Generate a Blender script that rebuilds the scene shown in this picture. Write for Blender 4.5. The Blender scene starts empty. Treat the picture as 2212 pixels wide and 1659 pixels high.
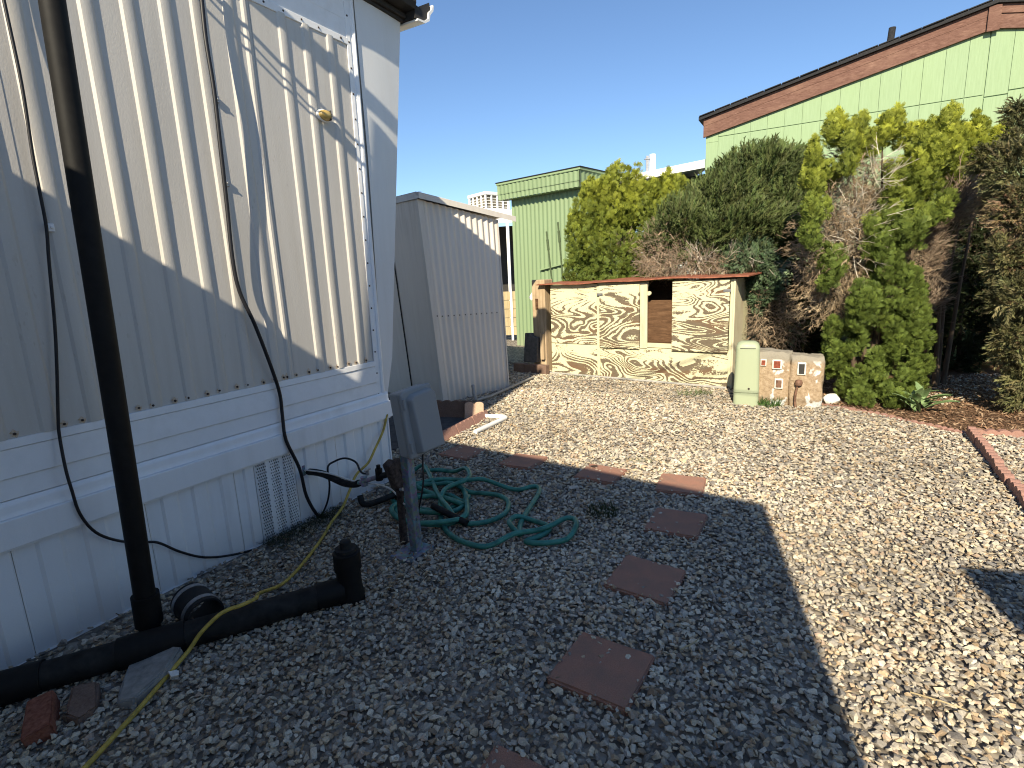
import bpy, bmesh, math, random
import numpy as np
from mathutils import Vector, Matrix, Euler

random.seed(7)
RNG = np.random.default_rng(7)
SC = bpy.context.scene
COL = SC.collection
R = math.radians

# ------------------------------------------------------------------ camera, sky, sun, exposure
cam_d = bpy.data.cameras.new('camera')
cam = bpy.data.objects.new('camera', cam_d)
COL.objects.link(cam)
_p, _r = R(11.3), R(-2.46)
_f = Vector((0, math.cos(_p), -math.sin(_p)))
_u = Vector((0, math.sin(_p), math.cos(_p)))
_x = Vector((1, 0, 0))
_rt = _x * math.cos(_r) + _u * math.sin(_r)
_up = _u * math.cos(_r) - _x * math.sin(_r)
_m = Matrix((_rt, _up, -_f)).transposed().to_4x4()
_m.translation = Vector((0, 0, 1.45))
cam.matrix_world = _m
cam_d.sensor_fit = 'HORIZONTAL'
cam_d.sensor_width = 36.0
cam_d.lens = 1150 / 2212 * 36
cam_d.clip_start = 0.05
cam_d.clip_end = 600
SC.camera = cam

SUN_AZ, SUN_EL = 17.0, 33.3          # heading of the rays (clockwise from +Y), elevation
world = bpy.data.worlds.new('World')
SC.world = world
world.use_nodes = True
wn = world.node_tree.nodes
wl = world.node_tree.links
wn.clear()
w_out = wn.new('ShaderNodeOutputWorld')
w_bg = wn.new('ShaderNodeBackground')
w_sky = wn.new('ShaderNodeTexSky')
w_sky.sky_type = 'NISHITA'
w_sky.sun_disc = False
w_sky.sun_elevation = R(SUN_EL)
w_sky.sun_rotation = R(180 + SUN_AZ)
w_sky.altitude = 200
w_sky.air_density = 1.0
w_sky.dust_density = 0.15
w_sky.ozone_density = 5.0
w_bg.inputs[1].default_value = 0.080
wl.new(w_sky.outputs[0], w_bg.inputs[0])
wl.new(w_bg.outputs[0], w_out.inputs[0])

sun_d = bpy.data.lights.new('sun', 'SUN')
sun_d.energy = 4.3
sun_d.angle = R(0.5)
sun_d.color = (1.0, 0.885, 0.675)
sun = bpy.data.objects.new('sun', sun_d)
COL.objects.link(sun)
_d = Vector((math.sin(R(SUN_AZ)) * math.cos(R(SUN_EL)), math.cos(R(SUN_AZ)) * math.cos(R(SUN_EL)), -math.sin(R(SUN_EL))))
sun.rotation_euler = _d.to_track_quat('-Z', 'Y').to_euler()
sun.location = (-4, -8, 9)
SC.view_settings.view_transform = 'Standard'
SC.view_settings.look = 'None'
SC.view_settings.gamma = 1
SC.view_settings.use_curve_mapping = False
SC.view_settings.exposure = 1.05
SC.render.engine = 'CYCLES'
SC.cycles.max_bounces = 6
SC.cycles.use_denoising = True
SC.cycles.filter_width = 1.1

# ------------------------------------------------------------------ tags
def tag(o, label=None, cat=None, group=None, kind=None):
    if label: o['label'] = label
    if cat: o['category'] = cat
    if group: o['group'] = group
    if kind: o['kind'] = kind
    return o

def empty(name, loc=(0, 0, 0), rz=0.0, label=None, cat=None, group=None):
    o = bpy.data.objects.new(name, None)
    o.empty_display_size = 0.1
    COL.objects.link(o)
    o.location = loc
    o.rotation_euler = (0, 0, rz)
    return tag(o, label, cat, group)

def dup(root, loc=None, rz=None, label=None):
    c = root.copy()
    COL.objects.link(c)
    if loc is not None: c.location = loc
    if rz is not None: c.rotation_euler = (0, 0, rz)
    if label: c['label'] = label
    for ch in root.children:
        d = ch.copy(); COL.objects.link(d); d.parent = c
        for g in ch.children:
            e = g.copy(); COL.objects.link(e); e.parent = d
    return c

def dup_part(o, parent, loc=(0, 0, 0), rot=(0, 0, 0), scale=(1, 1, 1)):
    c = o.copy(); COL.objects.link(c); c.parent = parent
    c.location = loc; c.rotation_euler = rot; c.scale = scale
    return c

# ------------------------------------------------------------------ mesh builder
class MB:
    def __init__(s):
        s.v = []; s.f = []; s.mi = []; s.cur = 0
    def add(s, verts, faces):
        b = len(s.v)
        s.v += [tuple(x) for x in verts]
        s.f += [tuple(b + i for i in q) for q in faces]
        s.mi += [s.cur] * len(faces)
        return s
    def box(s, x0, x1, y0, y1, z0, z1, M=None):
        v = [(x0, y0, z0), (x1, y0, z0), (x1, y1, z0), (x0, y1, z0), (x0, y0, z1), (x1, y0, z1), (x1, y1, z1), (x0, y1, z1)]
        if M is not None: v = [M @ Vector(p) for p in v]
        return s.add(v, [(0, 3, 2, 1), (4, 5, 6, 7), (0, 1, 5, 4), (1, 2, 6, 5), (2, 3, 7, 6), (3, 0, 4, 7)])
    def prism(s, poly, a, b, M=None, axis='z'):
        """poly: CCW list of 2D points; extruded between a and b along axis"""
        def P(p, h):
            if axis == 'z': return (p[0], p[1], h)
            if axis == 'y': return (p[0], h, p[1])
            return (h, p[0], p[1])
        n = len(poly)
        v = [P(p, a) for p in poly] + [P(p, b) for p in poly]
        if M is not None: v = [M @ Vector(p) for p in v]
        f = [tuple(range(n))[::-1], tuple(range(n, 2 * n))]
        f += [(i, (i + 1) % n, n + (i + 1) % n, n + i) for i in range(n)]
        return s.add(v, f)
    def tube(s, path, r, n=8, cap=True):
        P = [Vector(p) for p in path]
        k = len(P)
        rr = r if hasattr(r, '__len__') else [r] * k
        tang = []
        for i in range(k):
            t = P[min(i + 1, k - 1)] - P[max(i - 1, 0)]
            if t.length < 1e-9: t = Vector((0, 0, 1))
            tang.append(t.normalized())
        ref = Vector((0, 0, 1)) if abs(tang[0].z) < 0.9 else Vector((1, 0, 0))
        nrm = (ref - tang[0] * ref.dot(tang[0])).normalized()
        v = []
        for i in range(k):
            nrm = nrm - tang[i] * nrm.dot(tang[i])
            if nrm.length < 1e-6: nrm = tang[i].orthogonal()
            nrm.normalize()
            bi = tang[i].cross(nrm)
            for j in range(n):
                a = 2 * math.pi * j / n
                v.append(P[i] + (nrm * math.cos(a) + bi * math.sin(a)) * rr[i])
        f = []
        for i in range(k - 1):
            for j in range(n):
                j2 = (j + 1) % n
                f.append((i * n + j, i * n + j2, (i + 1) * n + j2, (i + 1) * n + j))
        if cap:
            f.append(tuple(range(n))[::-1]); f.append(tuple((k - 1) * n + j for j in range(n)))
        return s.add(v, f)
    def cyl(s, a, b, r, n=12, r2=None):
        return s.tube([a, b], [r, r if r2 is None else r2], n)
    def ring(s, a, b, ro, ri, n=24):
        A, B = Vector(a), Vector(b)
        t = (B - A).normalized(); u = t.orthogonal().normalized(); w = t.cross(u)
        v = []
        for C, rad in ((A, ro), (B, ro), (B, ri), (A, ri)):
            for j in range(n):
                an = 2 * math.pi * j / n
                v.append(C + (u * math.cos(an) + w * math.sin(an)) * rad)
        f = []
        for q in range(4):
            q2 = (q + 1) % 4
            for j in range(n):
                j2 = (j + 1) % n
                f.append((q * n + j, q2 * n + j, q2 * n + j2, q * n + j2)[::-1])
        return s.add(v, f)
    def lathe(s, prof, c=(0, 0, 0), n=24):
        v = []
        for r, z in prof:
            for j in range(n):
                a = 2 * math.pi * j / n
                v.append((c[0] + r * math.cos(a), c[1] + r * math.sin(a), c[2] + z))
        f = []
        for i in range(len(prof) - 1):
            for j in range(n):
                j2 = (j + 1) % n
                f.append((i * n + j, i * n + j2, (i + 1) * n + j2, (i + 1) * n + j))
        f.append(tuple(range(n))[::-1]); f.append(tuple((len(prof) - 1) * n + j for j in range(n)))
        return s.add(v, f)
    def grid(s, fn, us, ws):
        v = [fn(a, b) for b in ws for a in us]
        n = len(us)
        f = [(j * n + i, j * n + i + 1, (j + 1) * n + i + 1, (j + 1) * n + i) for j in range(len(ws) - 1) for i in range(n - 1)]
        return s.add(v, f)
    def build(s, name, mat, parent=None, smooth=None, bevel=None, seg=2):
        me = bpy.data.meshes.new(name)
        me.from_pydata([tuple(p) for p in s.v], [], s.f)
        mats = mat if isinstance(mat, (list, tuple)) else [mat]
        for m in mats: me.materials.append(m)
        if len(mats) > 1: me.polygons.foreach_set('material_index', s.mi)
        if smooth is not None:
            me.polygons.foreach_set('use_smooth', [True] * len(me.polygons))
            me.set_sharp_from_angle(angle=R(smooth))
        me.update()
        o = bpy.data.objects.new(name, me)
        COL.objects.link(o)
        if parent is not None: o.parent = parent
        if bevel:
            b = o.modifiers.new('bevel', 'BEVEL'); b.width = bevel; b.segments = seg
            b.limit_method = 'ANGLE'; b.angle_limit = R(40)
        return o

def spline(pts, per=6):
    P = [Vector(p) for p in pts]
    out = []
    for i in range(len(P) - 1):
        p0 = P[max(i - 1, 0)]; p1 = P[i]; p2 = P[i + 1]; p3 = P[min(i + 2, len(P) - 1)]
        for k in range(per):
            t = k / per
            out.append(0.5 * ((2 * p1) + (p2 - p0) * t + (2 * p0 - 5 * p1 + 4 * p2 - p3) * t * t + (3 * p1 - p0 - 3 * p2 + p3) * t ** 3))
    out.append(P[-1])
    return out

def fast_mesh(name, verts, tris, mats, cols=None, parent=None, smooth=False, mat_idx=None):
    me = bpy.data.meshes.new(name)
    nv, nt = len(verts), len(tris)
    me.vertices.add(nv); me.vertices.foreach_set('co', np.asarray(verts, np.float32).ravel())
    me.loops.add(nt * 3); me.loops.foreach_set('vertex_index', np.asarray(tris, np.int32).ravel())
    me.polygons.add(nt); me.polygons.foreach_set('loop_start', np.arange(0, nt * 3, 3, dtype=np.int32))
    for m in (mats if isinstance(mats, (list, tuple)) else [mats]): me.materials.append(m)
    me.polygons.foreach_set('use_smooth', np.full(nt, smooth))
    if cols is not None:
        a = me.attributes.new('Col', 'FLOAT_COLOR', 'POINT')
        c = np.ones((nv, 4), np.float32); c[:, :3] = cols
        a.data.foreach_set('color', c.ravel())
    me.update(calc_edges=True)
    me.validate()
    o = bpy.data.objects.new(name, me)
    COL.objects.link(o)
    if parent is not None: o.parent = parent
    return o

def scatter(name, temps, pos, rot, scl, col, mat, parent=None, smooth=False, colvar=None):
    """temps: list of (verts,tris); pos n3; rot n33; scl n or n3; col n3 -> one joined mesh"""
    n = len(pos)
    pick = RNG.integers(0, len(temps), n)
    V = []; T = []; C = []; base = 0
    scl = np.asarray(scl, float)
    if scl.ndim == 1: scl = np.repeat(scl[:, None], 3, 1)
    for k, (tv, tt) in enumerate(temps):
        idx = np.where(pick == k)[0]
        if not len(idx): continue
        v = np.einsum('nij,nkj->nki', rot[idx], tv[None] * scl[idx][:, None, :]) + pos[idx][:, None, :]
        m = len(tv)
        T.append((tt[None] + (np.arange(len(idx)) * m)[:, None, None] + base).reshape(-1, 3))
        c = np.repeat(col[idx][:, None, :], m, 1)
        if colvar is not None: c = c * colvar[k][None, :, None] if colvar[k] is not None else c
        V.append(v.reshape(-1, 3)); C.append(c.reshape(-1, 3)); base += m * len(idx)
    return fast_mesh(name, np.concatenate(V), np.concatenate(T), mat, np.concatenate(C), parent, smooth)

def rand_rot(n):
    q = RNG.normal(size=(n, 4)); q /= np.linalg.norm(q, axis=1)[:, None]
    w, x, y, z = q.T
    return np.stack([1 - 2 * (y * y + z * z), 2 * (x * y - z * w), 2 * (x * z + y * w), 2 * (x * y + z * w), 1 - 2 * (x * x + z * z), 2 * (y * z - x * w),
                     2 * (x * z - y * w), 2 * (y * z + x * w), 1 - 2 * (x * x + y * y)], 1).reshape(n, 3, 3)

def frame_from(up, side):
    """rotation matrices whose local Z is up, local X near side"""
    z = up / np.linalg.norm(up, axis=1)[:, None]
    x = side - z * np.sum(side * z, 1)[:, None]
    x /= np.linalg.norm(x, axis=1)[:, None] + 1e-9
    y = np.cross(z, x)
    return np.stack([x, y, z], 2)

# ------------------------------------------------------------------ materials
class NT:
    def __init__(s, name):
        s.m = bpy.data.materials.new(name); s.m.use_nodes = True
        s.t = s.m.node_tree; s.n = s.t.nodes; s.l = s.t.links
        s.b = s.n['Principled BSDF']
        s.tc = s.n.new('ShaderNodeTexCoord')
    def link(s, a, b): s.l.new(a, b)
    def val(s, sock, v):
        if isinstance(v, bpy.types.NodeSocket): s.l.new(v, sock)
        elif v is not None: sock.default_value = v
    def mapping(s, scale=(1, 1, 1), rot=(0, 0, 0), src='Object', loc=(0, 0, 0)):
        n = s.n.new('ShaderNodeMapping'); s.link(s.tc.outputs[src], n.inputs[0])
        n.inputs['Scale'].default_value = scale; n.inputs['Rotation'].default_value = rot; n.inputs['Location'].default_value = loc
        return n.outputs[0]
    def noise(s, vec, scale, detail=4, rough=0.55, dist=0.0):
        n = s.n.new('ShaderNodeTexNoise'); s.val(n.inputs['Vector'], vec)
        n.inputs['Scale'].default_value = scale; n.inputs['Detail'].default_value = detail
        n.inputs['Roughness'].default_value = rough; n.inputs['Distortion'].default_value = dist
        return n.outputs[0]
    def voro(s, vec, scale, feature='F1', out='Distance'):
        n = s.n.new('ShaderNodeTexVoronoi'); s.val(n.inputs['Vector'], vec); n.feature = feature
        n.inputs['Scale'].default_value = scale
        return n.outputs[out]
    def ramp(s, fac, stops, interp='LINEAR'):
        n = s.n.new('ShaderNodeValToRGB'); s.val(n.inputs[0], fac)
        cr = n.color_ramp; cr.interpolation = interp
        while len(cr.elements) < len(stops): cr.elements.new(0.5)
        for e, (p, c) in zip(cr.elements, stops):
            e.position = p; e.color = (*c, 1) if hasattr(c, '__len__') else (c, c, c, 1)
        return n.outputs[0]
    def math(s, op, a, b=None, c=None):
        n = s.n.new('ShaderNodeMath'); n.operation = op
        s.val(n.inputs[0], a); s.val(n.inputs[1], b)
        if c is not None: s.val(n.inputs[2], c)
        return n.outputs[0]
    def mix(s, fac, a, b, blend='MIX'):
        n = s.n.new('ShaderNodeMix'); n.data_type = 'RGBA'; n.blend_type = blend
        s.val(n.inputs[0], fac)
        for k, v in ((6, a), (7, b)):
            if isinstance(v, tuple): v = (*v, 1) if len(v) == 3 else v
            s.val(n.inputs[k], v)
        return n.outputs[2]
    def sep(s, vec):
        n = s.n.new('ShaderNodeSeparateXYZ'); s.val(n.inputs[0], vec); return n.outputs
    def attr(s, name='Col'):
        n = s.n.new('ShaderNodeAttribute'); n.attribute_name = name; return n.outputs['Color']
    def objrand(s):
        return s.n.new('ShaderNodeObjectInfo').outputs['Random']
    def bump(s, h, strength=0.3, dist=0.01):
        n = s.n.new('ShaderNodeBump'); s.val(n.inputs['Height'], h)
        n.inputs['Strength'].default_value = strength; n.inputs['Distance'].default_value = dist
        s.link(n.outputs[0], s.b.inputs['Normal'])
    def done(s, col, rough=0.6, metal=0.0, spec=0.5):
        if isinstance(col, tuple): col = (*col, 1)
        s.val(s.b.inputs['Base Color'], col); s.val(s.b.inputs['Roughness'], rough)
        s.b.inputs['Metallic'].default_value = metal
        s.b.inputs['Specular IOR Level'].default_value = spec
        return s.m

def paint(name, c, rough=0.5, dirt=0.12, dirtc=(0.3, 0.26, 0.2), streak=True, bump=0.08, scale=1.0, metal=0.0, spec=0.4, splash=0.0):
    t = NT(name)
    v = t.mapping((1, 1, 0.12 if streak else 1))
    n1 = t.noise(v, 14 * scale, 5, 0.6)
    n2 = t.noise(t.mapping(), 2.3 * scale, 4, 0.6)
    n3 = t.noise(t.mapping(), 160 * scale, 2, 0.5)
    d = t.math('MULTIPLY', t.ramp(n1, [(0.42, 0.0), (0.75, 1.0)]), t.ramp(n2, [(0.35, 0.15), (0.7, 1.0)]))
    col = t.mix(t.math('MULTIPLY', d, dirt * 2.2), c, dirtc)
    col = t.mix(t.math('MULTIPLY', t.ramp(n3, [(0.55, 0.0), (0.75, 1.0)]), dirt * 0.6), col, (c[0] * .7, c[1] * .7, c[2] * .68))
    if splash:
        zz = t.sep(t.tc.outputs['Object'])[2]
        m_ = t.math('MULTIPLY', t.ramp(t.math('ADD', zz, t.math('MULTIPLY', n1, 0.22)), [(0.06, 1.0), (0.34, 0.0)]), splash)
        col = t.mix(m_, col, (0.33, 0.28, 0.22))
    t.bump(t.math('ADD', t.math('MULTIPLY', n3, 0.4), n2), bump, 0.01)
    return t.done(col, t.ramp(n1, [(0.3, max(0, rough - 0.08)), (0.8, min(1, rough + 0.12))]), metal, spec)

def simple(name, c, rough=0.6, var=0.25, scale=30, bump=0.15, metal=0.0, spec=0.4, c2=None):
    t = NT(name)
    n = t.noise(t.mapping(), scale, 5, 0.62)
    lo = tuple(x * (1 - var) for x in c); hi = c2 if c2 else tuple(min(1, x * (1 + var)) for x in c)
    col = t.ramp(n, [(0.3, lo), (0.72, hi)])
    t.bump(n, bump, 0.006)
    return t.done(col, rough, metal, spec)

M = {}
def mk_siding():
    t = NT('siding_paint')
    c = (0.55, 0.52, 0.475)
    streak = t.noise(t.mapping((1, 1, 0.06)), 18, 5, 0.6)
    blot = t.noise(t.mapping(), 2.0, 4, 0.6)
    speck = t.noise(t.mapping((1, 1, .45)), 140, 3, 0.6)
    pit = t.noise(t.mapping((1, 1, .35)), 60, 2, 0.5)
    zz = t.sep(t.tc.outputs['Object'])[2]
    low = t.ramp(zz, [(0.0, 1.0), (1.0, 0.0)])
    col = t.mix(t.math('MULTIPLY', t.ramp(streak, [(0.42, 0.0), (0.8, 1.0)]), 0.45), c, (0.43, 0.39, 0.33))
    col = t.mix(t.math('MULTIPLY', t.ramp(speck, [(0.62, 0.0), (0.72, 1.0)]), 0.35), col, (0.64, 0.62, 0.58))
    col = t.mix(t.math('MULTIPLY', t.math('MULTIPLY', t.ramp(pit, [(0.64, 0.0), (0.70, 1.0)]), t.ramp(blot, [(0.5, 0.0), (0.62, 1.0)])), 0.5), col, (0.40, 0.35, 0.28))
    t.bump(t.math('ADD', t.math('MULTIPLY', speck, 0.5), t.math('MULTIPLY', blot, 1.2)), 0.22, 0.006)
    return t.done(col, 0.48, 0, 0.45)
M['siding'] = mk_siding()
M['white'] = paint('white_vinyl', (0.84, 0.845, 0.85), 0.42, 0.13, (0.42, 0.40, 0.36), splash=0.35)
M['white_trim'] = paint('white_trim_paint', (0.80, 0.80, 0.80), 0.42, 0.12, (0.36, 0.33, 0.28), streak=False)
M['corner'] = paint('corner_panel_paint', (0.70, 0.70, 0.69), 0.4, 0.12, (0.42, 0.38, 0.32))
M['abs'] = simple('black_plastic_pipe', (0.007, 0.0065, 0.006), 0.62, 0.4, 25, 0.1, 0, 0.22)
M['abs_dust'] = simple('dusty_black_plastic', (0.010, 0.010, 0.010), 0.7, 0.5, 18, 0.15, 0, 0.2, (0.028, 0.027, 0.025))
M['rubber'] = simple('black_rubber', (0.012, 0.012, 0.013), 0.7, 0.3, 40, 0.1, 0, 0.3)
M['steel'] = simple('dull_steel', (0.33, 0.33, 0.34), 0.45, 0.3, 60, 0.2, 0.8)
def mk_galv():
    t = NT('galvanised_steel')
    n = t.voro(t.mapping(), 60, 'F1', 'Color')
    g = t.noise(t.mapping((1, 1, .4)), 12, 5, 0.6)
    col = t.mix(0.35, t.ramp(g, [(0.3, (0.10, 0.115, 0.14)), (0.6, (0.22, 0.24, 0.27)), (0.8, (0.33, 0.34, 0.36))]), n, 'SOFT_LIGHT')
    t.bump(g, 0.15, 0.004)
    return t.done(col, 0.6, 0.25, 0.4)
M['galv'] = mk_galv()
M['boxgrey'] = paint('grey_meter_box_plastic', (0.26, 0.27, 0.27), 0.6, 0.16, (0.30, 0.28, 0.25), True, 0.06)
M['hose'] = simple('green_hose_vinyl', (0.022, 0.16, 0.12), 0.45, 0.35, 14, 0.08, 0, 0.4, (0.06, 0.26, 0.20))
M['cord'] = simple('yellow_cord', (0.42, 0.30, 0.055), 0.55, 0.35, 30, 0.1)
M['cable'] = simple('black_cable', (0.010, 0.010, 0.013), 0.5, 0.3, 40, 0.05, 0, 0.35)
M['wire_white'] = simple('white_wire', (0.65, 0.64, 0.6), 0.5, 0.15, 30, 0.05)
M['rust'] = simple('rusty_iron', (0.035, 0.025, 0.022), 0.88, 0.5, 45, 0.5, 0, 0.2, (0.11, 0.08, 0.068))
M['screw'] = simple('screw_head', (0.05, 0.035, 0.03), 0.6, 0.3, 90, 0.1, 0.3)
def mk_stain():
    t = NT('rust_stain')
    n = t.noise(t.mapping(), 80, 3, 0.6)
    return t.done(t.ramp(n, [(0.3, (0.62, 0.56, 0.48)), (0.6, (0.48, 0.35, 0.22)), (0.8, (0.36, 0.21, 0.10))]), 0.7)
M['stain'] = mk_stain()
def mk_paver():
    t = NT('red_concrete_paver')
    r = t.objrand()
    n = t.noise(t.mapping(), 220, 3, 0.7); b = t.noise(t.mapping(), 9, 4, 0.6)
    sp = t.voro(t.mapping(), 230, 'F1', 'Color')
    col = t.ramp(n, [(0.25, (0.26, 0.125, 0.085)), (0.55, (0.38, 0.195, 0.135)), (0.8, (0.50, 0.30, 0.22))])
    col = t.mix(t.ramp(b, [(0.42, 0.0), (0.72, 0.6)]), col, (0.19, 0.145, 0.115))
    col = t.mix(t.math('MULTIPLY', r, 0.25), col, (0.24, 0.14, 0.11))
    t.bump(t.math('ADD', n, t.math('MULTIPLY', b, .5)), 0.6, 0.004)
    return t.done(col, 0.9, 0, 0.2)
M['paver'] = mk_paver()
def mk_edging(name, a, b_, c):
    t = NT(name)
    n = t.noise(t.mapping(), 130, 3, 0.7); b = t.noise(t.mapping(), 8, 4, 0.6)
    col = t.ramp(n, [(0.25, a), (0.6, b_), (0.85, c)])
    col = t.mix(t.ramp(b, [(0.5, 0.0), (0.8, 0.5)]), col, (0.30, 0.20, 0.15))
    t.bump(n, 0.6, 0.004)
    return t.done(col, 0.9, 0, 0.2)
M['edging'] = mk_edging('pink_edging_concrete', (0.24, 0.125, 0.098), (0.34, 0.195, 0.155), (0.44, 0.29, 0.24))
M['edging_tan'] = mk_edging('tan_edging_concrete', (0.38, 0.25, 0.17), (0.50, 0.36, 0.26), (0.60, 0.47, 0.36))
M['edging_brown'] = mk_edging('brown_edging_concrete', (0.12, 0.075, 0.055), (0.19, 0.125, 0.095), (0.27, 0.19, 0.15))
M['brick'] = simple('red_brick', (0.24, 0.075, 0.042), 0.9, 0.35, 60, 0.6, 0, 0.2, (0.32, 0.13, 0.085))
M['concrete'] = simple('grey_concrete', (0.26, 0.25, 0.23), 0.92, 0.3, 26, 0.6, 0, 0.2)
M['concrete_dark'] = simple('mottled_dark_concrete', (0.075, 0.07, 0.068), 0.92, 0.4, 12, 0.4, 0, 0.2)  # mottled dark grey
M['block_dark'] = simple('weathered_block', (0.10, 0.095, 0.09), 0.92, 0.4, 25, 0.6, 0, 0.2)

def mk_shed(name, c, dirt, top):
    t = NT(name)
    s1 = t.noise(t.mapping((1, 1, 0.05)), 22, 5, 0.6)
    s2 = t.noise(t.mapping(), 3, 4, 0.6)
    zz = t.sep(t.tc.outputs['Object'])[2]
    hi = t.ramp(t.math('DIVIDE', zz, top), [(0.80, 0.0), (0.99, 1.0)])
    lo = t.ramp(t.math('DIVIDE', zz, top), [(0.0, 1.0), (0.12, 0.0)])
    k = t.math('MULTIPLY', t.ramp(s1, [(0.4, 0.0), (0.75, 1.0)]), t.math('ADD', 0.35, t.math('MULTIPLY', hi, 0.8)))
    col = t.mix(t.math('MULTIPLY', k, dirt), c, (c[0] * .55, c[1] * .5, c[2] * .43))
    col = t.mix(t.math('MULTIPLY', lo, t.math('MULTIPLY', s2, 0.5)), col, (0.30, 0.25, 0.19))
    t.bump(s2, 0.1, 0.01)
    return t.done(col, 0.55, 0, 0.4)
M['shed'] = mk_shed('beige_sheet_metal', (0.70, 0.645, 0.58), 0.45, 2.3)
M['shed_trim'] = paint('beige_trim_metal', (0.64, 0.60, 0.55), 0.5, 0.2, (0.35, 0.29, 0.23))
M['green_metal'] = mk_shed('green_sheet_metal', (0.20, 0.275, 0.145), 0.3, 3.1)
M['green_trim'] = paint('green_trim_metal', (0.23, 0.31, 0.165), 0.5, 0.14, (0.2, 0.26, 0.15))
def mk_house():
    t = NT('green_wood_siding')
    g = t.noise(t.mapping((1, 1, 0.06)), 60, 5, 0.65, 0.4)
    b = t.noise(t.mapping((1, 1, 0.3)), 3, 4, 0.6)
    r = t.objrand()
    col = t.ramp(g, [(0.3, (0.225, 0.312, 0.175)), (0.65, (0.265, 0.362, 0.212)), (0.85, (0.29, 0.388, 0.236))])
    col = t.mix(t.math('MULTIPLY', t.ramp(b, [(0.4, 0.0), (0.75, 1.0)]), 0.25), col, (0.24, 0.34, 0.17))
    col = t.mix(t.math('MULTIPLY', r, 0.14), col, (0.32, 0.42, 0.20))
    t.bump(g, 0.25, 0.006)
    return t.done(col, 0.7, 0, 0.3)
M['house'] = mk_house()
def mk_fascia():
    t = NT('brown_rough_fascia')
    g = t.noise(t.mapping((0.25, 1, 1.0)), 60, 5, 0.7, 0.6)
    b = t.noise(t.mapping((.4, 1, 1)), 7, 4, 0.6)
    col = t.ramp(g, [(0.3, (0.105, 0.052, 0.038)), (0.6, (0.175, 0.095, 0.072)), (0.85, (0.33, 0.21, 0.165))])
    col = t.mix(t.ramp(b, [(0.52, 0.0), (0.8, 0.4)]), col, (0.34, 0.21, 0.15))
    t.bump(g, 0.5, 0.006)
    return t.done(col, 0.85, 0, 0.2)
M['fascia'] = mk_fascia()
M['shingle'] = simple('dark_roof_shingle', (0.028, 0.028, 0.03), 0.9, 0.4, 50, 0.6, 0, 0.2)
M['white_metal'] = paint('white_sheet_metal', (0.80, 0.80, 0.78), 0.45, 0.08, (0.5, 0.46, 0.4))
M['soffit_dark'] = simple('dark_soffit', (0.03, 0.028, 0.026), 0.8, 0.3, 20, 0.2)

def mk_ply(name, seed, zscale=3.2, amt=0.0, loc=(0, 0, 0)):
    """weathered cream paint peeled along plywood grain figure"""
    t = NT(name)
    v = t.mapping((1.0, 1.0, zscale), loc=loc)
    h = t.noise(v, 1.15, 1.6, 0.42, 0.5)
    fine = t.noise(t.mapping((3, 3, 26), loc=loc), 6, 4, 0.7)
    rag = t.noise(t.mapping((1, 1, 1.6)), 38, 4, 0.7)
    wob = t.noise(t.mapping((1, 1, 2.0), loc=loc), 2.6, 3, 0.6)
    ph = t.math('MULTIPLY', h, 115.0)
    ph = t.math('ADD', ph, t.math('MULTIPLY', rag, 5.0))
    s = t.math('SINE', ph)                           # growth-ring contours of the peeled veneer
    patch = t.noise(t.mapping((1, 1, 2.4), loc=loc), 2.2, 2.5, 0.55)
    flake = t.noise(t.mapping((1, 1, 2.2)), 95, 3, 0.7)
    zz = t.sep(t.tc.outputs['Generated'])[2]
    up = t.ramp(zz, [(0.0, 0.30), (0.25, 0.36), (0.50, 0.37), (0.70, 0.20), (0.86, -0.04), (1.0, -0.06)])
    k = t.math('ADD', t.math('MULTIPLY', s, 0.30), t.math('MULTIPLY', patch, 1.35))
    k = t.math('ADD', k, t.math('MULTIPLY', t.math('SUBTRACT', rag, 0.5), 0.65))
    k = t.math('ADD', k, t.math('MULTIPLY', t.math('SUBTRACT', flake, 0.5), 0.40))
    k = t.math('ADD', k, t.math('MULTIPLY', t.math('SUBTRACT', fine, 0.5), 0.45))
    k = t.math('ADD', t.math('ADD', k, up), amt - 0.97)
    mask = t.ramp(k, [(0.11, 0.0), (0.17, 1.0)])
    wood = t.ramp(t.noise(t.mapping((2.2, 2.2, 34), loc=loc), 6, 5, 0.7), [(0.3, (0.085, 0.068, 0.046)), (0.55, (0.15, 0.118, 0.08)), (0.8, (0.22, 0.178, 0.128))])
    redn = t.noise(v, 2.2, 2, 0.5)
    wood = t.mix(t.ramp(redn, [(0.52, 0.0), (0.66, 0.55)]), wood, (0.17, 0.085, 0.042))
    pnt = t.mix(t.ramp(t.noise(t.mapping(), 9, 4, .6), [(0.4, 0.0), (0.8, 0.5)]), (0.61, 0.585, 0.39), (0.56, 0.52, 0.33))
    col = t.mix(mask, pnt, wood)
    t.bump(t.math('ADD', t.math('MULTIPLY', mask, -0.6), t.math('MULTIPLY', fine, 0.4)), 0.4, 0.004)
    return t.done(col, 0.75, 0, 0.25)
M['ply'] = [mk_ply('peeling_cream_plywood', 0, 3.2, 0.12, (0.3, 0, 0.9)), mk_ply('peeling_cream_plywood_worn', 1, 2.6, 0.22, (4.1, 0, 2.2)),
            mk_ply('peeling_cream_plywood_door', 2, 3.8, 0.20, (9.6, 0, 5.3)), mk_ply('peeling_cream_plywood_base', 3, 2.9, 0.12, (13.7, 0, 7.1))]
M['cream'] = paint('cream_paint', (0.60, 0.57, 0.37), 0.6, 0.22, (0.30, 0.21, 0.13))
M['cream_trim'] = paint('cream_trim_board', (0.58, 0.53, 0.37), 0.65, 0.35, (0.33, 0.22, 0.14))
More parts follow.
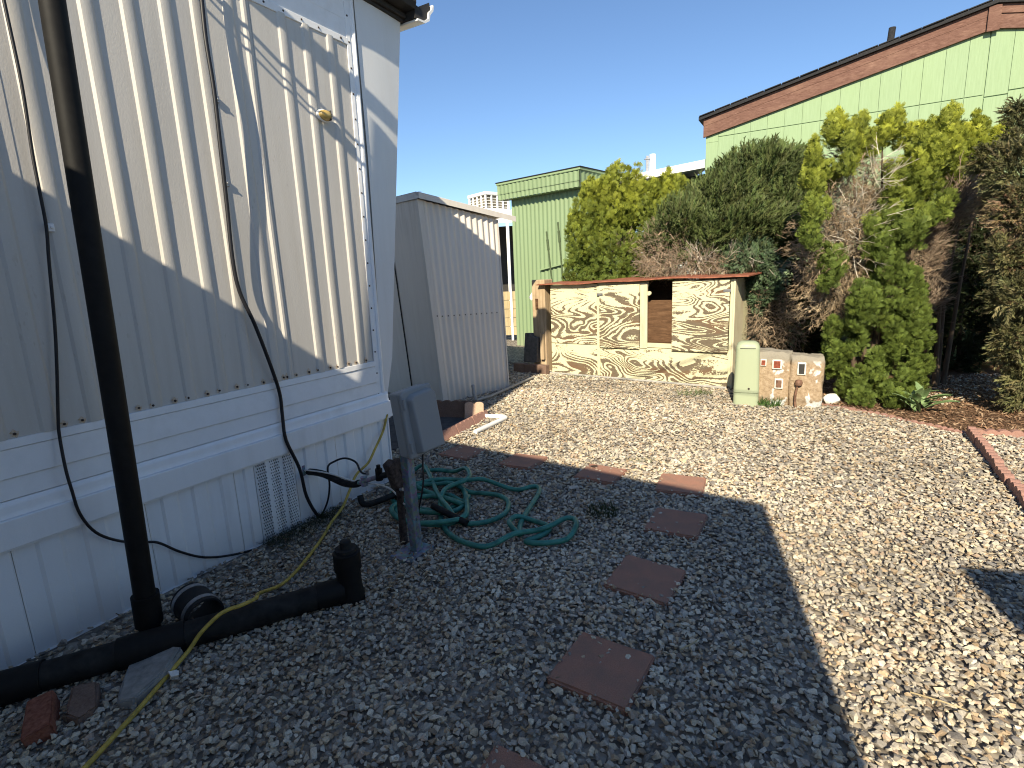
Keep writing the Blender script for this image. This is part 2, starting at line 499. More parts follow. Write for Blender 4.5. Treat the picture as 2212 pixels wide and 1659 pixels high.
def mk_wood(name, a, b_, c, zs=0.05, scale=24):
    t = NT(name)
    g = t.noise(t.mapping((1, 1, zs)), scale, 6, 0.7, 0.8)
    b = t.noise(t.mapping(), 5, 4, 0.6)
    col = t.ramp(g, [(0.28, a), (0.55, b_), (0.8, c)])
    col = t.mix(t.ramp(b, [(0.5, 0.0), (0.8, 0.5)]), col, a)
    t.bump(g, 0.7, 0.008)
    return t.done(col, 0.85, 0, 0.2)
M['oldwood'] = mk_wood('weathered_post_wood', (0.22, 0.15, 0.085), (0.45, 0.34, 0.22), (0.60, 0.50, 0.36))
M['innerwood'] = mk_wood('bare_brown_plywood', (0.06, 0.032, 0.017), (0.125, 0.068, 0.036), (0.19, 0.115, 0.066), 6.0, 5)
M['redlid'] = simple('rust_red_roof_board', (0.27, 0.085, 0.05), 0.75, 0.4, 14, 0.4, 0, 0.25, (0.38, 0.15, 0.09))
M['fence_wood'] = mk_wood('pale_fence_wood', (0.26, 0.2, 0.11), (0.42, 0.34, 0.2), (0.52, 0.44, 0.28))
M['pedestal'] = paint('pale_green_plastic', (0.325, 0.37, 0.245), 0.5, 0.12, (0.23, 0.26, 0.16), True, 0.05)
def mk_block():
    t = NT('painted_rough_concrete')
    n = t.noise(t.mapping(), 34, 5, 0.7); b = t.noise(t.mapping(), 5.5, 3, 0.55, 0.4)
    z = t.sep(t.tc.outputs['Object'])[2]
    base = t.ramp(n, [(0.3, (0.23, 0.165, 0.10)), (0.55, (0.36, 0.27, 0.18)), (0.8, (0.47, 0.39, 0.29))])
    top = t.ramp(t.math('ADD', z, t.math('MULTIPLY', n, 0.06)), [(0.50, 0.0), (0.56, 1.0)])
    base = t.mix(top, base, (0.26, 0.235, 0.19))
    x = t.sep(t.tc.outputs['Object'])[0]
    near = t.ramp(t.math('ABSOLUTE', t.math('SUBTRACT', x, 0.06)), [(0.03, 0.27), (0.15, 0.05)])
    mk = t.ramp(t.math('ADD', b, near), [(0.76, 0.0), (0.79, 1.0)])
    wht = t.ramp(t.noise(t.mapping(), 60, 3, .6), [(0.35, (0.42, 0.43, 0.42)), (0.6, (0.68, 0.67, 0.62))])
    col = t.mix(t.math('MULTIPLY', mk, t.math('SUBTRACT', 1.0, top)), base, wht)
    t.bump(t.math('ADD', n, b), 0.9, 0.012)
    return t.done(col, 0.9, 0, 0.2)
M['block'] = mk_block()
M['redwin'] = simple('dark_red_paint', (0.20, 0.045, 0.02), 0.6, 0.5, 40, 0.3)
M['brownwin'] = simple('brown_flaked_paint', (0.15, 0.08, 0.05), 0.7, 0.5, 40, 0.3)
M['whiteflake'] = simple('flaked_white_paint', (0.62, 0.60, 0.54), 0.75, 0.25, 40, 0.4)
M['wstone'] = simple('white_stone', (0.62, 0.60, 0.56), 0.85, 0.25, 22, 0.5)
M['pvc'] = simple('white_pvc', (0.74, 0.73, 0.70), 0.4, 0.08, 20, 0.05)
M['pvc_grey'] = simple('dull_grey_conduit', (0.33, 0.32, 0.30), 0.6, 0.2, 20, 0.1)
M['lens'] = None
t = NT('amber_lens'); M['lens'] = t.done(t.ramp(t.noise(t.mapping((1, 1, 6)), 12, 3), [(0.3, (0.33, 0.21, 0.05)), (0.7, (0.55, 0.40, 0.13))]), 0.25, 0, 0.6)
def mk_stone():
    t = NT('gravel_stone')
    n = t.noise(t.mapping(), 130, 4, 0.7)
    col = t.mix(1.0, t.attr(), t.ramp(n, [(0.25, (0.62, 0.61, 0.60)), (0.6, (1.0, 0.99, 0.97)), (0.85, (1.25, 1.2, 1.12))]), 'MULTIPLY')
    t.bump(n, 0.5, 0.004)
    return t.done(col, 0.85, 0, 0.25)
M['stone'] = mk_stone()
def mk_ground():
    t = NT('dusty_gravel_ground')
    c = t.voro(t.mapping(), 34, 'F1', 'Color'); d = t.voro(t.mapping(), 34)
    n = t.noise(t.mapping(), 3, 5, 0.6)
    g = t.n.new('ShaderNodeRGBToBW'); t.link(c, g.inputs[0])
    col = t.ramp(g.outputs[0], [(0.15, (0.12, 0.105, 0.09)), (0.5, (0.24, 0.21, 0.17)), (0.85, (0.42, 0.37, 0.30))])
    col = t.mix(t.ramp(n, [(0.4, 0.0), (0.7, 0.5)]), col, (0.12, 0.10, 0.08))
    t.bump(t.math('SUBTRACT', 1.0, d), 0.8, 0.02)
    return t.done(col, 0.92, 0, 0.15)
M['ground'] = mk_ground()
def mk_mulch():
    t = NT('brown_mulch_soil')
    n = t.noise(t.mapping((1, 1, 1)), 60, 5, 0.7); b = t.noise(t.mapping(), 4, 4, 0.6)
    col = t.ramp(n, [(0.3, (0.07, 0.042, 0.026)), (0.6, (0.16, 0.095, 0.058)), (0.85, (0.27, 0.17, 0.11))])
    t.bump(t.math('ADD', n, b), 0.9, 0.015)
    return t.done(col, 0.95, 0, 0.1)
M['mulch'] = mk_mulch()
def mk_chip():
    t = NT('bark_chip'); n = t.noise(t.mapping(), 90, 3, .6)
    return t.done(t.mix(1.0, t.attr(), t.ramp(n, [(0.3, 0.7), (0.7, 1.15)]), 'MULTIPLY'), 0.95, 0, 0.1)
M['chip'] = mk_chip()
def mk_leaf(name, trans=0.25):
    t = NT(name)
    n = t.noise(t.mapping(), 40, 3, 0.6)
    col = t.mix(1.0, t.attr(), t.ramp(n, [(0.3, (0.8, 0.82, 0.8)), (0.7, (1.15, 1.12, 1.05))]), 'MULTIPLY')
    t.done(col, 0.6, 0, 0.25)
    tr = t.n.new('ShaderNodeBsdfTranslucent'); t.link(col, tr.inputs[0])
    ms = t.n.new('ShaderNodeMixShader'); ms.inputs[0].default_value = trans
    out = [x for x in t.n if x.type == 'OUTPUT_MATERIAL'][0]
    t.link(t.b.outputs[0], ms.inputs[1]); t.link(tr.outputs[0], ms.inputs[2]); t.link(ms.outputs[0], out.inputs[0])
    return t.m
M['leaf'] = mk_leaf('conifer_foliage', 0.22)
M['grass'] = mk_leaf('grass_blades', 0.2)
M['twig'] = mk_leaf('dead_twig', 0.05)
M['bark'] = mk_wood('shrub_bark', (0.05, 0.035, 0.025), (0.11, 0.08, 0.055), (0.17, 0.13, 0.095))
M['broadleaf'] = simple('broad_green_leaf', (0.12, 0.20, 0.07), 0.5, 0.3, 20, 0.1, 0, 0.4, (0.24, 0.33, 0.15))

# ------------------------------------------------------------------ frames of reference
AZ = R(30.4)
T = Vector((math.sin(AZ), math.cos(AZ), 0))        # along the mobile home
NRM = Vector((math.cos(AZ), -math.sin(AZ), 0))     # out of its long wall
C0 = Vector((-0.976, 3.805, 0))                    # foot of its near corner
RZ = math.pi / 2 - AZ
def L(t, off, z): return C0 + T * t + NRM * off + Vector((0, 0, z))

# ------------------------------------------------------------------ ground
g = MB(); g.add([(-150, -150, -0.009), (150, -150, -0.009), (150, 150, -0.009), (-150, 150, -0.009)], [(0, 1, 2, 3)])
tag(g.build('ground', M['ground']), kind='structure')
BED = [(2.55, 6.55), (3.05, 5.60), (3.26, 5.45), (3.42, 5.13), (3.55, 4.98), (3.62, 4.71), (3.73, 4.46), (3.80, 4.28), (3.95, 4.23), (4.30, 4.12), (5.2, 3.9), (8.0, 4.3), (8.0, 9.5), (3.2, 9.5)]
g = MB(); g.add([(x, y, -0.003) for x, y in BED], [tuple(range(len(BED)))])
tag(g.build('mulch_bed', M['mulch']), kind='structure')
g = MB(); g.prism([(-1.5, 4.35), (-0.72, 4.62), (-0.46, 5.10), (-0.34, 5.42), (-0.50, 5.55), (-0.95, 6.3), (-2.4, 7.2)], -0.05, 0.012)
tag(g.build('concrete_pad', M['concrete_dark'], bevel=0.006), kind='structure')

# ------------------------------------------------------------------ mobile home (local x = along wall, local y = into the house)
home = empty('mobile_home', C0, RZ, 'white mobile home with ribbed siding above white skirting at the left', 'mobile home')
RIBS = [-1.74, -1.484, -1.317, -1.147, -0.99, -0.815, -0.722, -0.657, -0.49, -0.325, -0.14]
_x0 = -1.905
while _x0 > -3.6: RIBS.append(_x0); _x0 -= 0.166
for k in range(24): RIBS.append(_x0); _x0 -= 0.166
RIBS.sort()
RIBW = {-0.722: 0.020, -0.657: 0.030}
def rib_profile(x0, x1, base=0.0):
    pts = [(x0, base)]
    for c in RIBS:
        w = RIBW.get(c, 0.032)
        if c - w < x0 + 0.004 or c + w > x1 - 0.004: continue
        h = 0.0105 if w > 0.031 else 0.009
        fl = 0.011
        pts += [(c - w, base), (c - w + fl * .35, base - h * .30), (c - w + fl, base - h * .82), (c - w * .35, base - h * .98), (c + w * .35, base - h), (c + w - fl, base - h * .80), (c + w - fl * .35, base - h * .30), (c + w, base)]
    pts.append((x1, base))
    return pts
for i, (a, b) in enumerate([(-6.9, -3.466), (-3.466, -1.822), (-1.822, -0.690), (-0.690, 0.004)]):
    m = MB()
    pr = rib_profile(a, b, -0.0015 * (i % 2))
    zs = [0.905, 1.05, 1.25, 1.5, 1.75, 2.0, 2.25, 2.5, 2.75, 2.975]
    xs = list(range(len(pr)))
    m.grid(lambda q, z: (pr[q][0] + (-0.012 * (z - 0.9) * 0 if True else 0), pr[q][1] + 0.0022 * math.sin(pr[q][0] * 5.1 + z * 2.3) + 0.0012 * math.sin(pr[q][0] * 13 - z * 4.1), z), xs, zs)
    m.build('siding_panel', M['siding'], home, smooth=17)
# body behind the skin: floor to roof, raked front end (blocks light)
m = MB(); m.prism([(-7, -0.03), (0.0, -0.03), (0.045, 0.6), (0.55, 3.29), (-7, 3.29)], 0.012, 3.4, axis='y')
m.build('shell', M['siding'], home)
# upper band, seam strip, rake trim
m = MB(); m.box(-7, 0.018, -0.004, 0.011, 3.008, 3.292); m.build('upper_panel', M['white_trim'], home)
m = MB(); m.box(-7, 0.014, -0.010, 0.0115, 2.967, 3.008); m.build('seam_strip', M['white_trim'], home, bevel=0.003)
m = MB(); m.box(-7, 0.016, -0.0055, -0.0035, 3.115, 3.121); m.build('seam_strip', M['white_trim'], home)
sc = MB(); sc.lathe([(0.0075, 0), (0.0075, 0.003), (0.004, 0.006)], n=8)
ps = sc.build('screw', M['screw'], home); ps.rotation_euler = (R(90), 0, 0); ps.location = (-0.05, -0.010, 2.988)
for x in np.arange(-2.6, -0.1, 0.125):
    dup_part(ps, home, (x, -0.010, 2.988 + random.uniform(-.002, .002)), (R(90), 0, 0), (0.8, 0.8, 0.8))
# end corner panel: folded sheet, wider at the top, near edge turned away
def cornx(z):
    return 0.03 + (z - 0.05) * 0.1655 if z > 0.6 else 0.075 + (z - 0.6) * .05
m = MB()
us = [0, 0.12, 0.24, 0.36, 0.5, 0.62, 0.74, 0.86, 1.0]
zs = [0.60, 0.9, 1.2, 1.6, 2.0, 2.3, 2.6, 2.9, 3.1, 3.292]
def cpanel(u, z):
    xl = 0.102 - 0.06 * min(1, max(0, (2.2 - z) / 1.5)) if z < 2.6 else 0.102
    xl = 0.046 + 0.056 * min(1, max(0, (z - 0.6) / 1.6))
    xr = max(cornx(z), xl + 0.03)
    x = xl + (xr - xl) * u
    y = -0.004 + 0.000 * u + (0.02 * (z - 0.6) / 2.7) * max(0, u - 0.35) ** 1.4
    return (x, y, z)
m.grid(cpanel, us, zs)
m.build('corner_panel', M['corner'], home, smooth=60)
# vertical corner bead with screws
def beadx(z): return -0.012 + 0.03 * (z - 0.6) / 2.4
m = MB()
prof = [(-0.014, 0.0), (-0.014, -0.007), (0.012, -0.009), (0.016, -0.0055), (0.030, -0.0055), (0.034, -0.014), (0.048, -0.019), (0.060, -0.014), (0.064, -0.003)]
m.grid(lambda q, z: (beadx(z) + prof[q][0], prof[q][1] - 0.002, z), list(range(len(prof))), [0.60, 1.2, 1.8, 2.4, 2.97, 3.292])
m.build('corner_bead', M['white_trim'], home, smooth=30)
for z in np.arange(0.66, 3.25, 0.155):
    dup_part(ps, home, (beadx(z) + 0.001, -0.0095, z), (R(90), 0, 0), (0.85, 0.85, 0.85))
# rusty screws along the foot of the siding
stm = MB(); stm.cur = 0; stm.lathe([(0.0058, 0), (0.0058, 0.005), (0.003, 0.007)], n=8); stm.cur = 1
_n = 14
stm.add([(0.0145 * (1 + .25 * math.sin(j * 2.4)) * math.cos(2 * math.pi * j / _n), 0.016 * (1 + .3 * math.sin(j * 1.7 + 1)) * math.sin(2 * math.pi * j / _n), 0.0007) for j in range(_n)], [tuple(range(_n))])
rs = stm.build('screw', [M['screw'], M['stain']], home); rs.location = (-2.018, -0.0035, 0.922); rs.rotation_euler = (R(90), 0, 0)
for x in [-1.917, -1.854, -1.789, -1.732, -1.563, -1.501, -1.398, -1.333, -1.233, -1.168, -1.067, -1.004, -0.905, -0.837, -0.770, -0.745, -0.680, -0.585, -0.516, -0.415, -0.355, -0.257, -0.190, -0.096, -2.11, -2.18, -2.28]:
    dup_part(rs, home, (x, -0.0035, 0.922 + random.uniform(-.004, .003)), (R(90), random.uniform(-.5, .5) * 0, 0), (1, random.uniform(.8, 1.3), 1))
# lap boards and belt rail below the siding
def lap(name, z0, z1, p0, p1, mat, x1=-0.006, bev=0.002):
    q = MB(); q.prism([(0.012, z0), (0.012, z1), (-p1, z1), (-p0, z0)][::-1], -7, x1, axis='x')
    return q.build(name, mat, home, bevel=bev)
lap('trim_strip', 0.868, 0.9045, 0.0125, 0.0095, M['white_trim'])
for z0, z1 in ((0.752, 0.866), (0.667, 0.750)):
    lap('lap_board', z0, z1, 0.016, 0.007, M['white_trim'])
m = MB(); m.prism([(0.012, 0.598), (0.012, 0.664), (-0.012, 0.664), (-0.022, 0.655), (-0.026, 0.640), (-0.024, 0.622), (-0.03, 0.598)][::-1], -7, 0.070, axis='x')
m.build('cap_rail', M['white'], home, smooth=40)
m = MB(); m.box(-7, 0.078, -0.048, 0.012, 0.478, 0.597); m.build('belt_rail', M['white'], home, bevel=0.004)
m = MB(); m.box(-7, 0.060, -0.0385, 0.010, 0.470, 0.4775); m.build('belt_lip', M['white'], home)
# ribbed vinyl skirting in sheets, a vent sheet with dark chips for holes, foot track
def skirt(x0, x1, mat, name='skirting_panel'):
    q = MB(); n = max(1, round((x1 - x0) / 0.164)); p = (x1 - x0) / n
    pr = []
    for i in range(n):
        a = x0 + i * p
        pr += [(a, -0.020), (a + 0.008, -0.014), (a + p * .46, -0.014), (a + p * .49, -0.0205), (a + p * .53, -0.0265), (a + p * .95, -0.0265), (a + p * .98, -0.0225)]
    pr.append((x1, -0.020))
    q.grid(lambda i, z: (pr[i][0], pr[i][1], z), list(range(len(pr))), [-0.06, 0.2, 0.4785])
    return q.build(name, mat, home, smooth=25)
for a, b in ((-7, -5), (-5, -3.1), (-3.1, -2.608), (-2.606, -2.116), (-2.114, -1.622), (-1.620, -1.172), (-1.170, -1.052), (-0.786, -0.458), (-0.456, 0.034)):
    skirt(a, b, M['white'])
vent = skirt(-1.050, -0.788, M['white'], 'vent_panel')
q = MB()
for c in range(3):
    for i in range(5):
        for k in range(29):
            x = -1.038 + c * 0.0875 + i * 0.0125 + (k % 2) * 0.006; z = 0.455 - k * 0.0175
            y = -0.0285 if c else -0.0285
            q.box(x - 0.0021, x + 0.0021, y, y + 0.004, z - 0.0042, z + 0.0042)  # dark chips set proud, standing in for the shade inside holes
tag(q.build('vent_slot_shade', simple('vent_shade_grey', (0.10, 0.105, 0.115), 0.8, 0.2, 60, 0.05), vent), kind='stuff')
m = MB(); m.box(-7, 0.036, -0.046, 0.006, -0.075, -0.022); m.box(-7, 0.036, -0.034, 0.004, -0.0215, -0.008); m.build('skirt_track', M['white'], home, bevel=0.003)
m = MB(); m.box(0.034, 0.048, -0.032, 0.01, -0.07, 0.4775); m.build('skirt_corner', M['white'], home, bevel=0.003)
# roof edge: drip moulding, gutter with curled end cap
m = MB()
for q0, q1, p in ((3.292, 3.312, 0.016), (3.3125, 3.338, 0.040), (3.3385, 3.352, 0.030)):
    m.box(-7, 0.58, -p, 0.05, q0, q1)
m.build('roof_moulding', M['soffit_dark'], home, bevel=0.003)
m = MB(); m.prism([(-7, 3.353), (0.62, 3.353), (0.72, 3.356), (0.72, 3.385), (0.3, 3.43), (-7, 3.46)], -0.105, 3.5, axis='y'); m.build('roof', M['soffit_dark'], home)
m = MB()
arc = [(0.60, 3.285), (0.68, 3.292), (0.735, 3.325), (0.75, 3.37), (0.79, 3.41), (0.80, 3.45), (0.785, 3.45), (0.772, 3.415), (0.735, 3.385), (0.722, 3.338), (0.675, 3.306), (0.60, 3.298)]
m.prism(arc, -0.13, 0.12, axis='y'); m.build('drip_edge', M['white_metal'], home, smooth=40)
m = MB(); m.prism([(0.585, 3.30), (0.672, 3.306), (0.722, 3.34), (0.735, 3.387), (0.77, 3.418), (0.76, 3.46), (0.585, 3.36)], -0.118, 0.11, axis='y'); m.build('gutter_end', M['soffit_dark'], home)
m = MB(); m.prism([(-0.035, 3.3525), (-0.125, 3.3525), (-0.14, 3.39), (-0.14, 3.43), (-0.035, 3.43)][::-1], -7, 0.584, axis='x'); m.build('gutter', M['soffit_dark'], home, bevel=0.004)
# amber marker light
ml = MB(); ml.lathe([(0.050, 0), (0.050, 0.010), (0.044, 0.014)], n=28)
base = ml.build('marker_light', M['white_metal'], home, smooth=40); base.location = (-0.268, -0.020, 2.478); base.rotation_euler = (R(90), 0, R(0)); base.scale = (1.15, 0.72, 1)
m = MB(); m.lathe([(0.042, 0.0145), (0.041, 0.026), (0.034, 0.038), (0.020, 0.046), (0.006, 0.048)], n=28); m.build('lens', M['lens'], base, smooth=60)
m = MB(); m.box(0.016, 0.021, -0.04, 0.04, 0.0145, 0.0475); m.build('lens_band', M['soffit_dark'], base, bevel=0.002)
# cable clips on the wall
for (t_, z_) in ((-1.765, 1.73), (-0.955, 2.41), (-0.965, 2.0)):
    m = MB(); m.box(t_ - 0.014, t_ + 0.014, -0.014, 0.0, z_ - 0.016, z_ + 0.016); m.cyl((t_ + 0.004, -0.013, z_), (t_ + 0.004, -0.02, z_), 0.006, 8)
    m.build('wall_clip', M['white_trim'] if t_ < -1.5 else M['steel'], home, bevel=0.002)

# ------------------------------------------------------------------ wiring on the wall (things of their own)
thick = [L(*q) for q in [(-0.979, .045, 3.0), (-0.981, .04, 2.85), (-0.995, .05, 2.66), (-0.996, .06, 2.43), (-1.001, .055, 2.16), (-1.004, .045, 1.87), (-1.011, .04, 1.61), (-0.997, .04, 1.437), (-0.942, .05, 1.257), (-0.877, .05, 1.012), (-0.832, .035, .839), (-0.837, .04, .70), (-0.848, .06, .56), (-0.785, .065, .362), (-0.757, .06, .171), (-0.70, .07, .02), (-0.66, .09, -0.012)]]
m = MB(); m.tube(spline(thick, 5), 0.0105, 8)
tag(m.build('black_cable', M['cable'], smooth=60), 'thick black cable running down the ribbed wall to the gravel', 'cable')
thin = [L(*q) for q in [(-1.772, .03, 2.9), (-1.772, .03, 2.553), (-1.772, .035, 2.265), (-1.781, .03, 2.01), (-1.783, .03, 1.87), (-1.785, .03, 1.73), (-1.799, .03, 1.60), (-1.824, .03, 1.341), (-1.849, .03, 1.152), (-1.878, .03, .96), (-1.887, .03, .882), (-1.897, .05, .743), (-1.895, .06, .642), (-1.885, .06, .533), (-1.845, .06, .43), (-1.770, .055, .3535), (-1.685, .05, .302), (-1.61, .05, .266), (-1.518, .05, .171), (-1.40, .04, .0785), (-1.25, .04, .0185), (-1.06, .035, -.022), (-0.84, .035, -.03), (-0.68, .03, -.03), (-0.615, .06, .058), (-0.624, .12, .198), (-0.687, .2, .355), (-0.70, .28, .41), (-0.669, .34, .429), (-0.645, .4, .406), (-0.655, .44, .366), (-0.664, .47, .353), (-0.657, .50, .352)]]
m = MB(); m.tube(spline(thin, 5), 0.0062, 7)
tag(m.build('thin_cable', M['cable'], smooth=60), 'thin black cable clipped to the siding and looping along the skirting', 'cable')
yel = [(-0.925, 3.80, 0.497), (-0.930, 3.79, 0.489), (-0.953, 3.75, 0.396), (-0.991, 3.62, 0.299), (-1.026, 3.54, 0.226), (-1.087, 3.45, 0.178), (-1.103, 3.32, 0.115), (-1.111, 3.18, 0.064), (-1.145, 3.05, 0.024), (-1.142, 2.90, 0.014), (-1.141, 2.744, 0.014), (-1.153, 2.508, 0.014), (-1.17, 2.36, 0.03), (-1.19, 2.20, 0.09), (-1.15, 2.09, 0.135), (-1.186, 2.04, 0.137), (-1.23, 2.015, 0.135), (-1.262, 1.985, 0.125), (-1.31, 1.94, 0.085), (-1.345, 1.90, 0.035), (-1.361, 1.78, 0.018), (-1.361, 1.625, 0.018), (-1.366, 1.519, 0.018), (-1.372, 1.407, 0.018), (-1.39, 1.30, 0.018), (-1.40, 1.15, 0.018)]
m = MB(); m.tube(spline(yel, 6), 0.0085, 8)
tag(m.build('yellow_cord', M['cord'], smooth=60), 'yellow extension cord hanging from the skirting and crossing the black drain pipe', 'cord')

# ------------------------------------------------------------------ black drain plumbing
drain = empty('drain_pipe', (-1.56, 1.905, 0), 0, 'black plastic drain pipe with a tall vent stack beside the white skirting', 'drain pipe')
def W(p, root): return tuple(Vector(p) - Vector(root.location))
dpts = [Vector((-2.25, 1.545, .052)), Vector((-0.83, 2.262, .052))]
def dp(s): return dpts[0].lerp(dpts[1], s)
def seg(name, s0, s1, r, mat, n=20):
    q = MB(); q.cyl(W(dp(s0), drain), W(dp(s1), drain), r, n); return q.build(name, mat, drain, smooth=40)
seg('pipe', -0.4, 0.215, 0.050, M['abs'])
seg('coupling', 0.195, 0.31, 0.062, M['abs'])
seg('pipe', 0.30, 0.475, 0.054, M['abs_dust'])
seg('coupling', 0.455, 0.60, 0.063, M['abs'])
seg('pipe', 0.59, 0.965, 0.055, M['abs_dust'])
seg('coupling', 0.925, 1.0, 0.060, M['abs'])
pb = L(-1.838, 0.372, 0.0); pt = L(-1.772, 0.505, 3.87)
q = MB(); q.cyl(W(pb + Vector((0, 0, 0.04)), drain), W(pt, drain), 0.0400, 24, 0.0375); q.build('vent_stack', M['abs'], drain, smooth=40)
_a = pb.lerp(pt, 0.02); _b = pb.lerp(pt, 0.055)
q = MB(); q.cyl(W(_a, drain), W(_b, drain), 0.0515, 24); q.build('tee_collar', M['abs'], drain, smooth=40)
cx = Vector((-0.802, 2.276, 0)) - Vector(drain.location)
q = MB(); q.lathe([(0.062, -0.03), (0.064, 0.02), (0.058, 0.05), (0.055, 0.10), (0.055, 0.150), (0.062, 0.152), (0.062, 0.236), (0.054, 0.240)], cx, 24); co = q.build('cleanout', M['abs'], drain, smooth=40)
q = MB(); q.lathe([(0.050, 0.2405), (0.050, 0.256), (0.028, 0.258), (0.024, 0.290), (0.018, 0.294)], cx, 20); q.build('cap', M['abs_dust'], co, smooth=40)
# loose rubber coupling
ca = Vector((-1.500, 2.185, 0.084)); cb = Vector((-1.368, 2.072, 0.072))
lc = empty('pipe_coupling', (ca + cb) / 2 * 1.0, 0, 'loose black rubber coupling lying behind the drain pipe', 'pipe coupling')
lc.location.z = 0
ax = (cb - ca).normalized()
q = MB(); q.ring(W(ca, lc), W(cb, lc), 0.078, 0.070, 28); q.build('sleeve', M['rubber'], lc, smooth=40)
for s0 in (0.10, 0.74):
    q = MB(); q.ring(W(ca.lerp(cb, s0), lc), W(ca.lerp(cb, s0 + 0.13), lc), 0.0805, 0.0775, 28); q.build('clamp_band', M['steel'], lc, smooth=40)

# ------------------------------------------------------------------ bricks and slab under the drain
def rough_block(name, poly, z0, z1, mat, label, cat, tilt=(0, 0), bev=0.006, amp=0.004, seed=0, group=None):
    """chunky slab from a ground polygon with chipped, uneven faces"""
    bm = bmesh.new()
    c = Vector((sum(p[0] for p in poly) / len(poly), sum(p[1] for p in poly) / len(poly), 0))
    b = [bm.verts.new((p[0] - c.x, p[1] - c.y, z0)) for p in poly]
    t_ = [bm.verts.new((p[0] - c.x, p[1] - c.y, z1)) for p in poly]
    n = len(poly)
    bm.faces.new(t_); bm.faces.new(b[::-1])
    for i in range(n): bm.faces.new((b[i], b[(i + 1) % n], t_[(i + 1) % n], t_[i]))
    bmesh.ops.recalc_face_normals(bm, faces=bm.faces)
    bmesh.ops.bevel(bm, geom=list(bm.edges), offset=bev, segments=2, affect='EDGES')
    bmesh.ops.triangulate(bm, faces=bm.faces)
    bmesh.ops.subdivide_edges(bm, edges=[e for e in bm.edges if e.calc_length() > 0.05], cuts=2, use_grid_fill=True)
    rr = random.Random(seed)
    for v in bm.verts:
        v.co += Vector((rr.uniform(-1, 1), rr.uniform(-1, 1), rr.uniform(-1, 1) * .6)) * amp
    me = bpy.data.meshes.new(name); bm.to_mesh(me); bm.free(); me.materials.append(mat)
    me.polygons.foreach_set('use_smooth', [True] * len(me.polygons)); me.set_sharp_from_angle(angle=R(35))
    o = bpy.data.objects.new(name, me); COL.objects.link(o); o.location = c
    o.rotation_euler = (R(tilt[0]), R(tilt[1]), 0)
    return tag(o, label, cat, group)
rough_block('red_brick', [(-1.77, 1.66), (-1.705, 1.70), (-1.590, 1.545), (-1.655, 1.50)], -0.02, 0.048, M['brick'], 'red brick propped under the black drain pipe in the lower left corner', 'brick', (8, -6), 0.004, 0.0015, 3)
rough_block('half_brick', [(-1.672, 1.725), (-1.590, 1.745), (-1.520, 1.640), (-1.545, 1.585), (-1.600, 1.600)], -0.02, 0.035, M['edging_brown'], 'brownish broken half paver next to the red brick', 'paver', (6, 4), 0.006, 0.004, 4)
rough_block('concrete_slab', [(-1.545, 1.84), (-1.455, 1.93), (-1.36, 1.90), (-1.355, 1.79), (-1.395, 1.66), (-1.46, 1.655)], -0.02, 0.040, M['concrete'], 'grey concrete slab tilted under the drain pipe below the vent stack', 'slab', (5, -8), 0.008, 0.004, 5)
rough_block('white_scrap', [(-1.365, 1.79), (-1.335, 1.805), (-1.322, 1.785), (-1.345, 1.77)], 0.012, 0.035, M['wstone'], 'small white scrap lying on the gravel by the concrete slab', 'scrap', (12, 20), 0.002, 0.004, 6)

# ------------------------------------------------------------------ meter box on its post
mb = empty('meter_box', L(-0.755, 0.93, 0), RZ, 'grey meter box hinged on a galvanised post in the gravel', 'meter box')
q = MB(); q.box(-0.115, 0.085, -0.05, 0.10, -0.02, 0.012); q.build('base_plate', M['galv'], mb, bevel=0.004)
q = MB()
def pp(z): return -0.035 * z
q.add([(pp(z) + x, y, z) for z in (0.012, 0.62) for x, y in ((-0.026, -0.020), (0.026, -0.020), (0.030, 0.0), (0.026, 0.028), (-0.026, 0.028))],
      [(4, 3, 2, 1, 0), (5, 6, 7, 8, 9)] + [(i, (i + 1) % 5, 5 + (i + 1) % 5, 5 + i) for i in range(5)])
q.build('post', M['galv'], mb, bevel=0.004)
for z in (0.10, 0.20):
    q = MB(); q.cyl((pp(z), -0.019, z), (pp(z), -0.026, z), 0.008, 8); q.build('bolt', M['steel'], mb)
bx = Matrix.Translation((0.050, -0.02, 0.735)) @ Matrix.Rotation(R(-3), 4, 'Y') @ Matrix.Rotation(R(-4), 4, 'X') @ Matrix.Rotation(R(-4), 4, 'Z')
q = MB(); q.box(-0.108, 0.112, -0.012, 0.055, -0.175, 0.172, bx); q.build('back_shell', M['boxgrey'], mb, bevel=0.012, seg=3)
q = MB()
fr = [(-0.112, -0.178), (0.116, -0.178), (0.116, 0.165), (0.100, 0.180), (-0.096, 0.180), (-0.112, 0.165)]
q.prism(fr, -0.014, -0.040, bx, axis='y')
lid = q.build('cover', M['boxgrey'], mb, bevel=0.010, seg=3)
q = MB()
ins = [(-0.072, -0.160), (0.108, -0.170), (0.108, 0.135), (0.085, 0.160), (-0.060, 0.155), (-0.080, 0.135)]
a_ = [bx @ Vector((x, -0.038, z)) for x, z in ins]; b_ = [bx @ Vector((x * 0.93 + 0.004, -0.072 - 0.012 * (z < 0), z * 0.95)) for x, z in ins]
n = len(ins)
q.add(a_ + b_, [tuple(range(n, 2 * n))] + [(i, (i + 1) % n, n + (i + 1) % n, n + i) for i in range(n)])
q.build('raised_panel', M['boxgrey'], lid, bevel=0.008, seg=3)
for z in (0.115, -0.115):
    q = MB(); q.cyl(bx @ Vector((-0.104, -0.046, z - 0.028)), bx @ Vector((-0.104, -0.046, z + 0.028)), 0.0075, 10); q.build('hinge', M['boxgrey'], mb, smooth=40)
q = MB(); q.ring(bx @ Vector((0.124, -0.02, -0.02)), bx @ Vector((0.124, -0.03, -0.02)), 0.018, 0.010, 16); q.build('latch', M['boxgrey'], mb, smooth=40)
